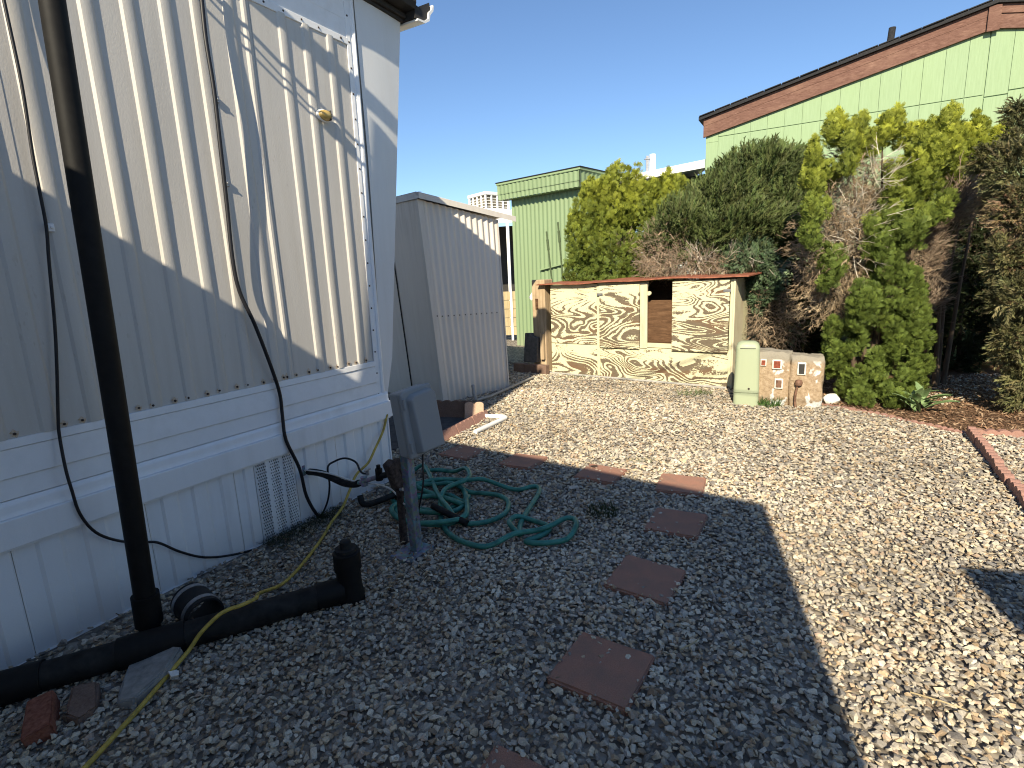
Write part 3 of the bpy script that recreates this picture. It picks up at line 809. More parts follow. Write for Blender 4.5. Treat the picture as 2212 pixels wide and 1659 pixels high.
q = MB(); q.tube(spline([(0.10, -0.01, 0.565), (0.085, -0.012, 0.48), (0.072, -0.02, 0.40), (0.055, -0.015, 0.32), (0.05, 0.02, 0.2)]), 0.005, 6); q.build('lead_wire', M['cable'], mb, smooth=60)
q = MB(); q.box(0.02, 0.075, 0.0, 0.05, 0.42, 0.575, Matrix.Translation((0.02, 0, 0)) @ Matrix.Rotation(R(-20), 4, 'Y')); q.build('conduit_elbow', M['rust'], mb, bevel=0.008)

# ------------------------------------------------------------------ water line from the skirting to the regulator
wl_ = empty('water_line', L(-0.70, 0.76, 0), RZ, 'rusty water regulator and black insulated pipe running to the skirting', 'water pipe')
def WL(t, off, z): return (t + 0.70, -(off - 0.76), z)
ins = [WL(*p) for p in [(-0.690, -.0, .300), (-0.686, .06, .305), (-0.679, .12, .303), (-0.677, .17, .297), (-0.673, .24, .280), (-0.674, .32, .268), (-0.682, .41, .279), (-0.688, .46, .298)]]
q = MB(); q.tube(spline(ins, 5), 0.021, 12); q.build('insulated_pipe', M['abs_dust'], wl_, smooth=50)
q = MB(); q.tube(spline([WL(-0.688, .455, .297), WL(-0.695, .52, .322), WL(-0.70, .58, .348), WL(-0.70, .64, .370)]), 0.0135, 12); q.build('pipe', M['galv'], wl_, smooth=50)
q = MB(); q.tube([WL(-0.70, .635, .368), WL(-0.70, .80, .430)], 0.018, 12); q.build('pipe', M['abs_dust'], wl_, smooth=50)
q = MB(); q.cyl(WL(-0.69, .505, .29), WL(-0.69, .505, .345), 0.020, 12); v1 = q.build('valve', M['galv'], wl_, smooth=40)
q = MB(); q.cyl(WL(-0.658, .505, .345), WL(-0.658, .505, .372), 0.010, 8); q.box(*[c for c in (0.02, 0.065)], 0.249, 0.262, 0.373, 0.378); q.build('handle', M['steel'], v1)
q = MB(); q.cyl(WL(-0.70, .64, .350), WL(-0.70, .64, .418), 0.021, 12); q.cyl(WL(-0.70, .64, .418), WL(-0.70, .64, .440), 0.012, 8); q.build('valve', M['abs'], wl_, smooth=40)
q = MB(); q.lathe([(0.020, 0.10), (0.020, 0.31), (0.030, 0.33), (0.034, 0.36), (0.034, 0.41), (0.048, 0.415), (0.050, 0.430), (0.045, 0.455), (0.032, 0.485), (0.014, 0.498)], WL(-0.70, .785, 0), 22); q.build('regulator', M['rust'], wl_, smooth=40)
q = MB(); q.lathe([(0.022, -0.03), (0.022, 0.12)], WL(-0.70, .785, 0), 14); q.build('riser', M['rust'], wl_, smooth=40)
q = MB()
for k in range(3): q.cyl(WL(-0.74 + .035 * k, .83, .34), WL(-0.74 + .035 * k, .85, .345), 0.010, 8)
q.build('bolt', M['steel'], wl_)
q = MB(); q.tube(spline([WL(-0.715, .005, .318), WL(-0.707, .05, .322), WL(-0.694, .17, .322), WL(-0.672, .26, .306), WL(-0.69, .4, .304), WL(-0.675, .5, .301), WL(-0.664, .6, .299), WL(-0.687, .7, .304), WL(-0.685, .75, .27), WL(-0.699, .8, .24), WL(-0.698, .82, .238), WL(-0.712, .85, .285), WL(-0.719, .85, .355)], 5), 0.0048, 7); q.build('white_wire', M['wire_white'], wl_, smooth=60)
q = MB(); q.box(-0.030, 0.048, 0.744, 0.752, 0.285, 0.352, Matrix.Rotation(0, 4, 'Y')); q.build('wall_flange', M['galv'], wl_, bevel=0.002)
m = MB(); m.tube(spline([(-1.02, 3.27, .10), (-1.005, 3.25, .055), (-0.965, 3.25, .045), (-0.88, 3.31, .05), (-0.79, 3.385, .06), (-0.72, 3.42, .05)], 5), 0.020, 10)
tag(m.build('elbow_pipe', M['abs_dust'], smooth=50), 'short dark elbow pipe lying at the foot of the skirting corner', 'pipe')
rough_block('wood_block', [(-0.86, 3.46), (-0.74, 3.53), (-0.70, 3.45), (-0.82, 3.38)], -0.02, 0.24, simple('mossy_wood', (0.075, 0.07, 0.04), 0.9, 0.4, 18, 0.5), 'short olive brown wood block standing behind the water pipe', 'wood block', (0, 0), 0.006, 0.004, 9)

# ------------------------------------------------------------------ coiled green hose: one long hose
hz = 0.022
H = []
loops = [
 [(-0.322, 3.368), (-0.349, 3.261), (-0.435, 3.193), (-0.559, 3.179), (-0.691, 3.219), (-0.802, 3.308), (-0.862, 3.426), (-0.851, 3.544), (-0.764, 3.626), (-0.626, 3.645), (-0.478, 3.594), (-0.367, 3.49)],
 [(-0.315, 3.132), (-0.336, 3.022), (-0.409, 2.951), (-0.515, 2.934), (-0.629, 2.972), (-0.726, 3.06), (-0.78, 3.178), (-0.773, 3.299), (-0.701, 3.386), (-0.582, 3.409), (-0.453, 3.36), (-0.356, 3.256)],
 [(-0.327, 3.295), (-0.343, 3.168), (-0.405, 3.086), (-0.496, 3.064), (-0.595, 3.105), (-0.682, 3.202), (-0.733, 3.337), (-0.73, 3.477), (-0.67, 3.579), (-0.566, 3.609), (-0.453, 3.555), (-0.365, 3.437)],
 [(-0.31, 3.067), (-0.334, 2.976), (-0.41, 2.918), (-0.52, 2.905), (-0.637, 2.939), (-0.734, 3.014), (-0.786, 3.113), (-0.774, 3.212), (-0.697, 3.28), (-0.576, 3.297), (-0.447, 3.255), (-0.35, 3.169)]]
for k, lp in enumerate(loops):
    for i, (x, y) in enumerate(lp):
        H.append((x, y, hz + 0.012 * k + 0.006 * math.sin(i * 1.9 + k)))
A_ = [(-0.678, 3.432), (-0.538, 3.469), (-0.444, 3.472), (-0.327, 3.433), (-0.222, 3.396), (-0.119, 3.347), (-0.058, 3.243), (-0.068, 3.096), (-0.132, 2.997), (-0.238, 2.947), (-0.349, 2.977), (-0.434, 3.089), (-0.499, 3.241), (-0.549, 3.393), (-0.63, 3.674), (-0.704, 3.867), (-0.80, 3.86), (-0.86, 3.70), (-0.80, 3.55)]
for i, (x, y) in enumerate(A_): H.append((x, y, hz + (0.055 if i < 3 or 10 < i < 16 else 0.004)))
B_ = [(-0.684, 3.472), (-0.547, 3.537), (-0.342, 3.501), (-0.226, 3.502), (-0.017, 3.439), (0.109, 3.478), (0.154, 3.446), (0.143, 3.344), (0.085, 3.159), (0.032, 2.992), (0.007, 2.857), (0.009, 2.783), (-0.033, 2.823), (-0.05, 2.9), (-0.004, 2.965), (0.085, 2.956), (0.17, 2.879), (0.174, 2.822), (0.11, 2.747), (0.049, 2.709), (0.05, 2.690), (0.138, 2.672), (0.265, 2.707), (0.328, 2.808), (0.33, 2.893), (0.278, 2.908), (0.192, 2.83), (0.103, 2.774), (-0.025, 2.742), (-0.15, 2.676), (-0.232, 2.675), (-0.347, 2.762), (-0.43, 2.897), (-0.485, 3.127), (-0.485, 3.287), (-0.438, 3.406), (-0.352, 3.489), (-0.327, 3.582), (-0.37, 3.734), (-0.47, 3.839), (-0.591, 3.886), (-0.706, 3.884)]
for i, (x, y) in enumerate(B_): H.append((x, y, hz + (0.062 if i < 4 else 0.03 if i in (12, 13, 14, 26, 27, 28, 23, 24, 25) else 0.066 if 33 < i < 39 else 0.004)))
m = MB(); m.tube(spline(H, 5), 0.0155, 8)
tag(m.build('garden_hose', M['hose'], smooth=60), 'green garden hose in a tangled coil beside the meter box post', 'garden hose')
m = MB(); m.tube([(-0.52, 3.06, 0.10), (-0.30, 2.93, 0.035)], 0.020, 10)
tag(m.build('pipe_offcut', M['abs_dust'], smooth=50), 'short dark pipe offcut leaning across the coiled hose', 'pipe')

# ------------------------------------------------------------------ stepping stones
PAV = [((-0.445, 4.34), 33, 'leftmost red square paver, next to the meter box'), ((0.058, 4.05), 31, 'red square paver in shade, second along the arc from the meter box'),
       ((0.625, 3.71), 31, 'red square paver half lit at the shade line, with a dark spot on its edge'), ((1.13, 3.435), 24, 'red square paver mostly in sunlight at the shade line'),
       ((0.92, 2.88), 30, 'red square paver just inside the shade corner, nearer than the sunlit one'), ((0.60, 2.31), 33, 'red square paver in mid shade, below the shade corner paver'),
       ((0.29, 1.735), 33, 'large near red paver with a worn grey corner in the foreground'), ((-0.05, 1.22), 32, 'red paver cut off by the bottom edge of the photo')]
PVO = rough_block('paver', [(-.153, -.153), (.153, -.153), (.153, .153), (-.153, .153)], -0.045, 0.0, M['paver'], 'x', 'paver', (0, 0), 0.007, 0.0016, 12)
pv = None
for (x, y), a, lab in PAV:
    if pv is None:
        pv = PVO; tag(pv, lab, 'paver', 'red square stepping pavers'); o = pv
    else:
        o = dup(pv, label=lab)
    o.location = (x, y, 0.018 + random.uniform(-.004, .003)); o.rotation_euler = (R(random.uniform(-2.2, 2.2)), R(random.uniform(-2.2, 2.2)), R(-a))

# ------------------------------------------------------------------ beige metal shed
SU = Vector((0.714, 0.701, 0)); SB = Vector((-0.701, 0.714, 0)); SO = Vector((-0.832, 6.232, 0))
shed = empty('metal_shed', SO, math.atan2(0.701, 0.714), 'beige corrugated metal shed beyond the mobile home corner', 'shed')
def sx(s, z): return s * (1.098 + 0.086 * z / 2.2) - 0.072 * z          # the shed leans and flares a little
def ztop(s): return 2.335 - 0.165 * s
m = MB()
NS = 13 * 8
def shf(i, k):
    s = i / NS; zt = ztop(s); z = -0.02 + (zt + 0.02) * k
    y = -0.0105 * math.cos(s * 13 * 2 * math.pi) if 0.045 < s < 0.985 else 0.0
    return (sx(s, z), y, z)
m.grid(shf, list(range(NS + 1)), [0, 0.25, 0.445])
m.build('front_sheet', M['shed'], shed, smooth=60)
m = MB(); m.grid(lambda i, k: (shf(i, k)[0], shf(i, k)[1] - 0.004, shf(i, k)[2]), list(range(NS + 1)), [0.44, 0.7, 1.0])
m.build('front_sheet', M['shed'], shed, smooth=60)
m = MB()
def shl(i, k):
    w = i / 40 * 2.4; z = -0.02 + 2.355 * k
    return (sx(0, z) + (-0.006 if (i % 10) in (4, 5) else 0.0), w, z)
m.grid(shl, list(range(41))[::-1], [0, 0.5, 1.0]); m.build('side_sheet', M['shed'], shed, smooth=30)
m = MB()
m.add([(sx(0, z) + dx, dy, z) for z in (-0.02, 2.33) for dx, dy in ((-0.008, 0.03), (-0.008, -0.016), (0.062, -0.016), (0.062, -0.004))],
      [(0, 1, 5, 4), (1, 2, 6, 5), (2, 3, 7, 6)][::1])
m.build('corner_trim', M['shed_trim'], shed)
m = MB()
m.add([(sx(1, z) + dx, dy, z) for z in (-0.02, 2.165) for dx, dy in ((-0.012, -0.012), (0.010, -0.012), (0.010, 0.06))], [(0, 1, 4, 3), (1, 2, 5, 4)])
m.build('corner_trim', M['shed_trim'], shed)
m = MB()   # side, back and right walls as a closed core set inside the skin
m.add([(sx(0, 0) + 0.012, 0.016, 0.0), (sx(1, 0) - 0.004, 0.016, 0.0), (sx(1, 0) - 0.004, 2.4, 0.0), (sx(0, 0) + 0.012, 2.4, 0.0),
       (sx(0, 2.3) + 0.012, 0.016, 2.315), (sx(1, 2.15) - 0.004, 0.016, 2.15), (sx(1, 2.15) - 0.004, 2.4, 2.15), (sx(0, 2.3) + 0.012, 2.4, 2.315)],
      [(0, 3, 2, 1), (4, 5, 6, 7), (0, 1, 5, 4), (1, 2, 6, 5), (2, 3, 7, 6), (3, 0, 4, 7)])
m.build('wall', M['shed'], shed)
x0, x1 = -0.185, 1.305
zr = lambda x: 2.400 - 0.126 * (x + 0.17)
m = MB(); m.add([(x, y, zr(x) + dz) for x in (x0, x1) for y, dz in ((-0.062, -0.068), (-0.062, 0.0), (-0.005, 0.004), (-0.005, -0.02))], [(0, 4, 5, 1), (1, 5, 6, 2), (0, 3, 7, 4), (0, 1, 2, 3), (4, 7, 6, 5)])
m.build('roof_fascia', M['shed_trim'], shed, bevel=0.003)
m = MB(); m.add([(x0 + dx, y, zr(x0) + dz) for y in (-0.058, 2.5) for dx, dz in ((0.0, -0.066), (0.0, 0.002), (0.05, 0.004))], [(0, 1, 4, 3), (1, 2, 5, 4)]); m.build('roof_fascia', M['shed_trim'], shed)
m = MB()
def rf(i, y): 
    x = x0 + 0.01 + (x1 - x0 - 0.01) * i / 60
    return (x, y, zr(x) + 0.006 + 0.006 * math.cos(i * math.pi))
m.grid(rf, list(range(61)), [-0.006, 2.5]); m.build('roof', M['shed_trim'], shed)
sm = MB(); sm.lathe([(0.008, 0), (0.008, 0.004), (0.004, 0.007)], n=8)
s0 = sm.build('screw', M['screw'], shed); s0.rotation_euler = (R(90), 0, 0); s0.location = (sx(.05, 1.03), -0.018, 1.05)
for k in range(1, 12):
    s = (k + 0.5) / 13
    z = 1.045 - 0.03 * s
    dup_part(s0, shed, (sx(s, z), -0.0165, z), (R(90), 0, 0))
for k in range(6):
    dup_part(s0, shed, (sx(0, .3 + k * .38) - 0.008, 0.62, .3 + k * .38), (0, R(-90), 0))
m = MB(); m.box(-0.004, 0.004, 0.612, 0.628, 0, 2.3, Matrix.Shear('XY', 4, (0, 0)))
m.add([], [])
m.v = [(sx(0, p[2]) - 0.006 + p[0], p[1], p[2]) for p in m.v]
m.build('seam', M['soffit_dark'], shed)
# conduit along its foot and the pvc elbow
m = MB(); m.tube(spline([(-0.47, 6.27, .20), (-0.462, 6.245, .17), (-0.455, 6.215, .10), (-0.44, 6.20, .035)], 4), 0.022, 10); m.tube([(-0.44, 6.195, .030), (-0.268, 6.395, .032), (0.02, 6.95, .035), (0.30, 7.52, .03)], 0.017, 10)
tag(m.build('conduit', M['pvc_grey'], smooth=50), 'grey conduit with an elbow along the foot of the beige shed', 'conduit')
m = MB(); m.tube(spline([(-0.37, 4.90, .02), (-0.12, 5.285, .026), (-0.085, 5.345, .028), (-0.10, 5.385, .028), (-0.16, 5.41, .028), (-0.33, 5.47, .026)], 5), 0.024, 12)
tag(m.build('pvc_elbow', M['pvc'], smooth=50), 'white pvc pipe elbow lying by the pink scalloped edging', 'pipe')

# ------------------------------------------------------------------ scalloped edging stones
def scallop_bm(length, h, th, lobes, amp):
    pts = [(-length / 2, 0.0), (length / 2, 0.0)]
    for k in range(lobes):
        for j in range(6):
            a = math.pi * (j + 0.5) / 6
            x = length / 2 - length * (k + 0.5 - 0.5 * math.cos(a)) / lobes
            pts.append((x, h - amp + amp * math.sin(a)))
    q = MB(); q.prism(pts, -th / 2, th / 2, axis='y')
    return q
def edging_at(proto, a, b, z, label, group, tilt=0, lean=0):
    a, b = Vector(a), Vector(b)
    o = dup(proto); 
    o.location = (*((a + b) / 2)[:2], z); o.rotation_euler = (R(lean), R(tilt), math.atan2(b.y - a.y, b.x - a.x))
    o.scale.x = (b - a).length / 0.30
    tag(o, label, 'edging', group)
    return o
ed = scallop_bm(0.298, 0.14, 0.05, 4, 0.024).build('edging_stone', M['edging'], bevel=0.005)
GE = 'pink scalloped edging along the mulch bed'
ORD = ['first', 'second', 'third', 'fourth', 'fifth', 'sixth', 'seventh']
path = [(3.05, 5.60), (3.264, 5.411), (3.421, 5.146), (3.549, 4.976), (3.640, 4.709), (3.735, 4.463), (3.783, 4.262)]
first = True
for a, b in zip(path[:-1], path[1:]):
    o = edging_at(ed, a, b, -0.112 + random.uniform(-.012, .008), ORD[path.index(a)] + ' half buried pink edging stone on the curve, counted from the painted blocks', GE, random.uniform(-2, 2), random.uniform(-6, 6))
p0 = Vector((3.79, 4.235)); p1 = Vector((2.72, 2.44)); n = 7
for i in range(n):
    a = p0.lerp(p1, i / n); b = p0.lerp(p1, (i + 1) / n)
    edging_at(ed, a, b, -0.055 - 0.006 * i, ORD[i] + ' upright pink edging stone of the straight right hand row, counted from the corner', GE, random.uniform(-1.5, 1.5), random.uniform(-4, 4))
p0 = Vector((3.86, 4.29)); p1 = Vector((5.1, 3.78))
for i in range(4):
    a = p0.lerp(p1, i / 4); b = p0.lerp(p1, (i + 1) / 4)
    edging_at(ed, a, b, -0.095, ORD[i] + ' low pink edging stone behind the straight row, counted from its corner', GE, random.uniform(-1.5, 1.5), random.uniform(-4, 4))
GS = 'pink edging stones beside the concrete pad'
p0 = Vector((-0.69, 4.66)); p1 = Vector((-0.27, 5.52))
sc2 = None
for i in range(3):
    a = p0.lerp(p1, i / 3); b = p0.lerp(p1, (i + 0.98) / 3)
    o = edging_at(ed, a, b, -0.06, ('shaded', 'middle', 'farthest sunlit')[i] + ' pink scalloped stone edging the dark concrete pad', GS, 0, -24)
    o.scale.y = 2.0
bpy.data.objects.remove(ed)
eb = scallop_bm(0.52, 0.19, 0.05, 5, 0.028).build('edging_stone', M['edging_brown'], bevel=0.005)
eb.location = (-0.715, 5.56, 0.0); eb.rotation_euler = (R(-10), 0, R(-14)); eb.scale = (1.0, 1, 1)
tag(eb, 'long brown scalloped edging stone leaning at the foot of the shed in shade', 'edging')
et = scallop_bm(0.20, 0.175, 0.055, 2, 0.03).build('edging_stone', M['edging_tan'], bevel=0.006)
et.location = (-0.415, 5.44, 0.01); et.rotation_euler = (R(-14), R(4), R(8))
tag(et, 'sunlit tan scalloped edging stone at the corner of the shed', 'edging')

# ------------------------------------------------------------------ weathered cabinet
CU = Vector((0.788, -0.616, 0)); CA = Vector((0.636, 8.002, 0))
cab = empty('storage_cabinet', CA, math.atan2(-0.616, 0.788), 'weathered cream plywood storage cabinet with peeling paint and a red lid', 'cabinet')
# local x along the front (0..2.70), local y into the cabinet
def board(name, x0, x1, z0, z1, y0, y1, mat, bev=0.003, shear=0.0):
    q = MB(); q.box(x0, x1, y0, y1, z0, z1)
    if shear: q.v = [(a, b, c + shear * (a - x0) * (1 if c > (z0 + z1) / 2 else 0)) for a, b, c in q.v]
    return q.build(name, mat, cab, bevel=bev)
board('base_panel', -0.015, 2.585, 0.0, 0.452, 0.0, 0.016, M['ply'][3])
board('left_panel', -0.015, 0.765, 0.462, 1.255, 0.0, 0.016, M['ply'][0], shear=0.04)
board('stile', 0.767, 0.812, 0.02, 1.285, -0.012, 0.014, M['cream'])
d1 = board('door', 0.815, 1.412, 0.432, 1.285, -0.032, -0.014, M['ply'][1], shear=0.02)
board('stile', 1.414, 1.515, 0.445, 1.305, -0.014, 0.014, M['cream_trim'])
board('sill', 1.517, 1.862, 0.46, 0.520, -0.010, 0.016, M['cream'])
d2 = board('door', 1.862, 2.560, 0.438, 1.312, -0.038, -0.018, M['ply'][2], shear=0.02)
board('stile', 2.562, 2.598, 0.02, 1.325, -0.006, 0.016, M['cream'])
board('corner_post', 2.600, 2.622, 0.0, 1.325, -0.020, 0.10, M['cream_trim'])
board('head_rail', 0.765, 1.512, 1.262, 1.325, 0.017, 0.05, M['cream'])
board('head_rail', 1.864, 2.562, 1.262, 1.325, 0.017, 0.05, M['cream'])
board('head_rail', -0.01, 0.765, 1.257, 1.312, 0.003, 0.03, M['cream'])
board('side_panel', 2.598, 2.612, 0.0, 1.33, 0.102, 0.40, M['cream_trim'])
board('side_panel', 2.598, 2.610, 0.0, 1.33, 0.402, 0.62, M['cream'])
board('side_panel', -0.014, 0.0, 0.0, 1.29, 0.017, 0.62, M['cream'])
board('back_panel', 0.002, 2.596, 0.0, 1.32, 0.60, 0.615, M['innerwood'])
board('inner_shelf', 1.30, 2.10, 0.50, 0.516, 0.05, 0.598, M['innerwood'])
board('inner_divider', 1.40, 2.00, 0.518, 1.075, 0.13, 0.145, M['innerwood'])
board('inner_divider', 1.40, 1.416, 0.518, 1.25, 0.05, 0.128, M['innerwood'])
board('inner_divider', 1.95, 1.966, 0.518, 1.25, 0.05, 0.128, M['innerwood'])
board('floor', 0.002, 2.596, 0.02, 0.035, 0.018, 0.598, M['innerwood'])
for par, x, z in ((d1, 0.83, 1.17), (d2, 2.535, 1.19)):
    q = MB(); q.box(x - 0.045, x + 0.045, -0.044, -0.0325 if x < 1 else -0.0385, z - 0.016, z + 0.016); q.cyl((x, -0.045, z - 0.018), (x, -0.045, z + 0.018), 0.006, 8)
    q.build('hinge', M['steel'], par, bevel=0.002)
q = MB(); q.cyl((1.53, 0.0, 1.17), (1.53, 0.035, 1.17), 0.028, 16); q.build('knob', M['cream'], cab, bevel=0.004)
q = MB()
n = 16
for i in range(n + 1):
    x = -0.20 + 2.98 * i / n
    zz = 1.318 + 0.008 * (i / n) + 0.006 * math.sin(i * 1.3) + (0.028 * (1 - abs(i - 12) / 8 if abs(i - 12) < 8 else 0))
    for y, dz in ((-0.085, 0.0), (0.66, 0.03)):
        q.v += [(x, y, zz + dz), (x, y, zz + dz + 0.015)]
for i in range(n):
    b = i * 4; c = b + 4
    q.f += [(b, c, c + 1, b + 1), (b + 1, c + 1, c + 3, b + 3), (b + 3, c + 3, c + 2, b + 2), (b + 2, c + 2, c, b)]
q.f += [(0, 1, 3, 2), (n * 4, n * 4 + 2, n * 4 + 3, n * 4 + 1)]; q.mi = [0] * len(q.f)
q.build('lid', M['redlid'], cab, smooth=20)
m = MB(); m.tube([(0.56, 7.97, .012), (1.6, 7.17, .014), (2.62, 6.36, .014)], 0.016, 8)
tag(m.build('ground_pipe', M['pvc_grey'], smooth=50), 'thin grey pipe lying on the gravel in front of the cabinet', 'pipe')

# old post, block, curb and stakes at the cabinet's left end
def cabw(s, off, z): return CA + CU * s + Vector((0.616, 0.788, 0)) * off + Vector((0, 0, z))
wp = empty('wood_post', cabw(-0.20, 0.10, 0), math.atan2(-0.616, 0.788), 'weathered square timber post at the left end of the cabinet', 'post')
q = MB(); q.box(-0.15, 0.085, -0.10, 0.12, -0.02, 1.40); o = q.build('timber', M['oldwood'], wp, bevel=0.012)
q = MB(); q.box(-0.085, -0.035, -0.112, -0.100, 0.96, 1.12); q.build('cover_plate', M['innerwood'], wp, bevel=0.004)
q = MB(); q.box(-0.02, 0.05, -0.004, 0.004, -0.06, 0.06, Matrix.Translation((-0.19, -0.05, 1.17)) @ Matrix.Rotation(R(40), 4, 'Y')); q.build('metal_tab', M['white_metal'], wp)
q = MB(); q.box(0.015, 0.075, -0.16, -0.115, 0.20, 0.60); q.build('side_board', M['oldwood'], wp, bevel=0.004)
ob = empty('standing_block', cabw(-0.34, -0.06, 0.14), math.atan2(-0.616, 0.788), 'dark weathered concrete block standing against the timber post', 'concrete block')
q = MB(); q.prism([(-0.13, 0.0), (0.12, 0.02), (0.10, 0.40), (-0.02, 0.42), (-0.06, 0.46), (-0.15, 0.45)], -0.06, 0.06, axis='y'); q.build('block', M['block_dark'], ob, bevel=0.012)
ob.rotation_euler = (R(-6), R(4), ob.rotation_euler[2])
cu = empty('curb', cabw(-0.30, -0.02, 0), math.atan2(-0.616, 0.788), 'low dark red brick curb beside the left end of the cabinet', 'curb')
for k in range(3):
    q = MB(); q.box(-0.30 + k * 0.205, -0.10 + k * 0.205, -0.19, -0.09, -0.02, 0.135 + random.uniform(-.008, .008)); q.build('brick', M['edging_brown'], cu, bevel=0.006)
stake_m = simple('dull_green_stake', (0.07, 0.10, 0.045), 0.6, 0.3, 30, 0.1)
for k, (s0_, z0_, s1_, z1_) in enumerate([(-0.60, 0.0, -0.72, 2.18), (-0.34, 0.0, -0.49, 2.31)]):
    a = cabw(s0_ + (0.10 if k == 0 else 0.03), 1.0, 0); b = cabw(s1_, 1.0, z1_)
    m = MB(); m.tube([a, b], 0.015, 7); m.tube([b.lerp(a, 0.06), b.lerp(a, 0.14)], 0.022, 7)
    tag(m.build('garden_stake', stake_m, smooth=50), ['slim green stake leaning behind the timber post, left one', 'slim green stake behind the cabinet lid, right one'][k], 'stake', 'green stakes behind the cabinet')

# ------------------------------------------------------------------ green utility pedestal
pdx = empty('utility_pedestal', (2.53, 5.62, 0), R(-24), 'pale green plastic utility pedestal in front of the cabinet corner', 'utility pedestal')
def rrect(w, d, r, n=5):
    out = []
    for cx_, cy_, a0 in ((w / 2 - r, d / 2 - r, 0), (-w / 2 + r, d / 2 - r, 90), (-w / 2 + r, -d / 2 + r, 180), (w / 2 - r, -d / 2 + r, 270)):
        for k in range(n + 1):
            a = R(a0 + 90 * k / n); out.append((cx_ + r * math.cos(a), cy_ + r * math.sin(a)))
    return out
def loft(secs, name, mat, par):
    q = MB(); n = len(secs[0][0])
    for poly, z in secs: q.v += [(x, y, z) for x, y in poly]
    for i in range(len(secs) - 1):
        q.f += [(i * n + j, i * n + (j + 1) % n, (i + 1) * n + (j + 1) % n, (i + 1) * n + j) for j in range(n)]
    q.f += [tuple(range(n))[::-1], tuple((len(secs) - 1) * n + j for j in range(n))]; q.mi = [0] * len(q.f)
    return q.build(name, mat, par, smooth=35)
loft([(rrect(0.252, 0.20, 0.04), -0.03), (rrect(0.250, 0.198, 0.04), 0.135)], 'base', M['pedestal'], pdx)
loft([(rrect(0.236, 0.184, 0.04), 0.136), (rrect(0.252, 0.20, 0.04), 0.141), (rrect(0.232, 0.184, 0.045), 0.60), (rrect(0.232, 0.184, 0.045), 0.615), (rrect(0.220, 0.174, 0.05), 0.645), (rrect(0.195, 0.15, 0.06), 0.668), (rrect(0.14, 0.10, 0.045), 0.684)], 'hood', M['pedestal'], pdx)
q = MB(); q.box(-0.075, 0.075, -0.0965, -0.090, 0.612, 0.617); q.build('hood_groove', M['soffit_dark'], pdx)
q = MB(); q.cyl((0.025, -0.096, 0.185), (0.025, -0.105, 0.185), 0.011, 10); q.build('lock_bolt', M['screw'], pdx)

# ------------------------------------------------------------------ two rough painted blocks
def lumpy(name, w, d, h, mat, par, loc, seed, amp=0.016, topcut=0.03):
    bm = bmesh.new(); bmesh.ops.create_cube(bm, size=1.0)
    bmesh.ops.subdivide_edges(bm, edges=bm.edges[:], cuts=9, use_grid_fill=True)
    rr = random.Random(seed); ph = [rr.uniform(0, 6) for _ in range(9)]
    for v in bm.verts:
        x, y, z = v.co
        rnd = 1 - 0.10 * (abs(x * 2) ** 4) * (abs(y * 2) ** 4) - 0.05 * (abs(z * 2) ** 6) * max(abs(x * 2) ** 6, abs(y * 2) ** 6)
        nx = math.sin(z * 9 + y * 7 + ph[0]) + math.sin(z * 21 + y * 17 + ph[1]) * .5
        ny = math.sin(x * 10 + z * 8 + ph[2]) + math.sin(x * 23 + z * 19 + ph[3]) * .5
        nz = math.sin(x * 8 + y * 9 + ph[4]) + math.sin(x * 19 + y * 6 + ph[5]) * .5
        v.co = Vector((x * w * rnd, y * d * rnd, (z + .5) * h * (1 - topcut * x))) + Vector((nx, ny * .5, nz)) * amp * .5 + Vector((rr.uniform(-1, 1), rr.uniform(-1, 1), rr.uniform(-1, 1))) * amp * .22
    me = bpy.data.meshes.new(name); bm.to_mesh(me); bm.free(); me.materials.append(mat)
    me.polygons.foreach_set('use_smooth', [True] * len(me.polygons))
    o = bpy.data.objects.new(name, me); COL.objects.link(o); o.parent = par; o.location = loc
    return o
GB = 'rough painted concrete blocks by the pedestal'
bl1 = empty('concrete_block', (2.800, 5.64, 0), R(-27), 'rough concrete block with flaking white paint and three red squares', 'concrete block', GB)
lumpy('block', 0.40, 0.26, 0.60, M['block'], bl1, (-0.005, 0.0, -0.03), 5)
for x, z, w, h, mt in ((-0.075, 0.455, 0.040, 0.055, 'redwin'), (0.055, 0.440, 0.064, 0.075, 'redwin'), (0.080, 0.235, 0.055, 0.08, 'brownwin')):
    q = MB(); q.box(x - w * .74, x + w * .74, -0.150, -0.12, z - h * .68, z + h * .68); fr_ = q.build('window_frame', M['whiteflake'], bl1, bevel=0.008)
    q = MB(); q.box(x - w / 2, x + w / 2, -0.1535, -0.13, z - h / 2, z + h / 2); q.build('pane', M[mt], fr_, bevel=0.003)
bl2 = empty('concrete_block', (3.05, 5.50, 0), R(-24), 'rough tan concrete block with a dark slot and brown spout', 'concrete block', GB)
lumpy('block', 0.32, 0.26, 0.56, M['block'], bl2, (0.04, 0.0, -0.03), 8)
q = MB(); q.box(-0.05, 0.03, -0.146, -0.11, 0.34, 0.47); fr_ = q.build('window_frame', M['whiteflake'], bl2, bevel=0.006)
q = MB(); q.box(-0.036, 0.016, -0.150, -0.12, 0.352, 0.455); q.build('pane', M['soffit_dark'], fr_, bevel=0.002)
q = MB(); q.lathe([(0.034, 0.235), (0.038, 0.262), (0.030, 0.285), (0.012, 0.292)], (-0.03, -0.152, 0), 14); q.tube(spline([(-0.035, -0.150, 0.24), (-0.050, -0.152, 0.16), (-0.055, -0.155, 0.08), (-0.045, -0.17, 0.0), (-0.025, -0.21, -0.005)], 4), 0.012, 8); q.build('spout', M['brownwin'], bl2, smooth=50)
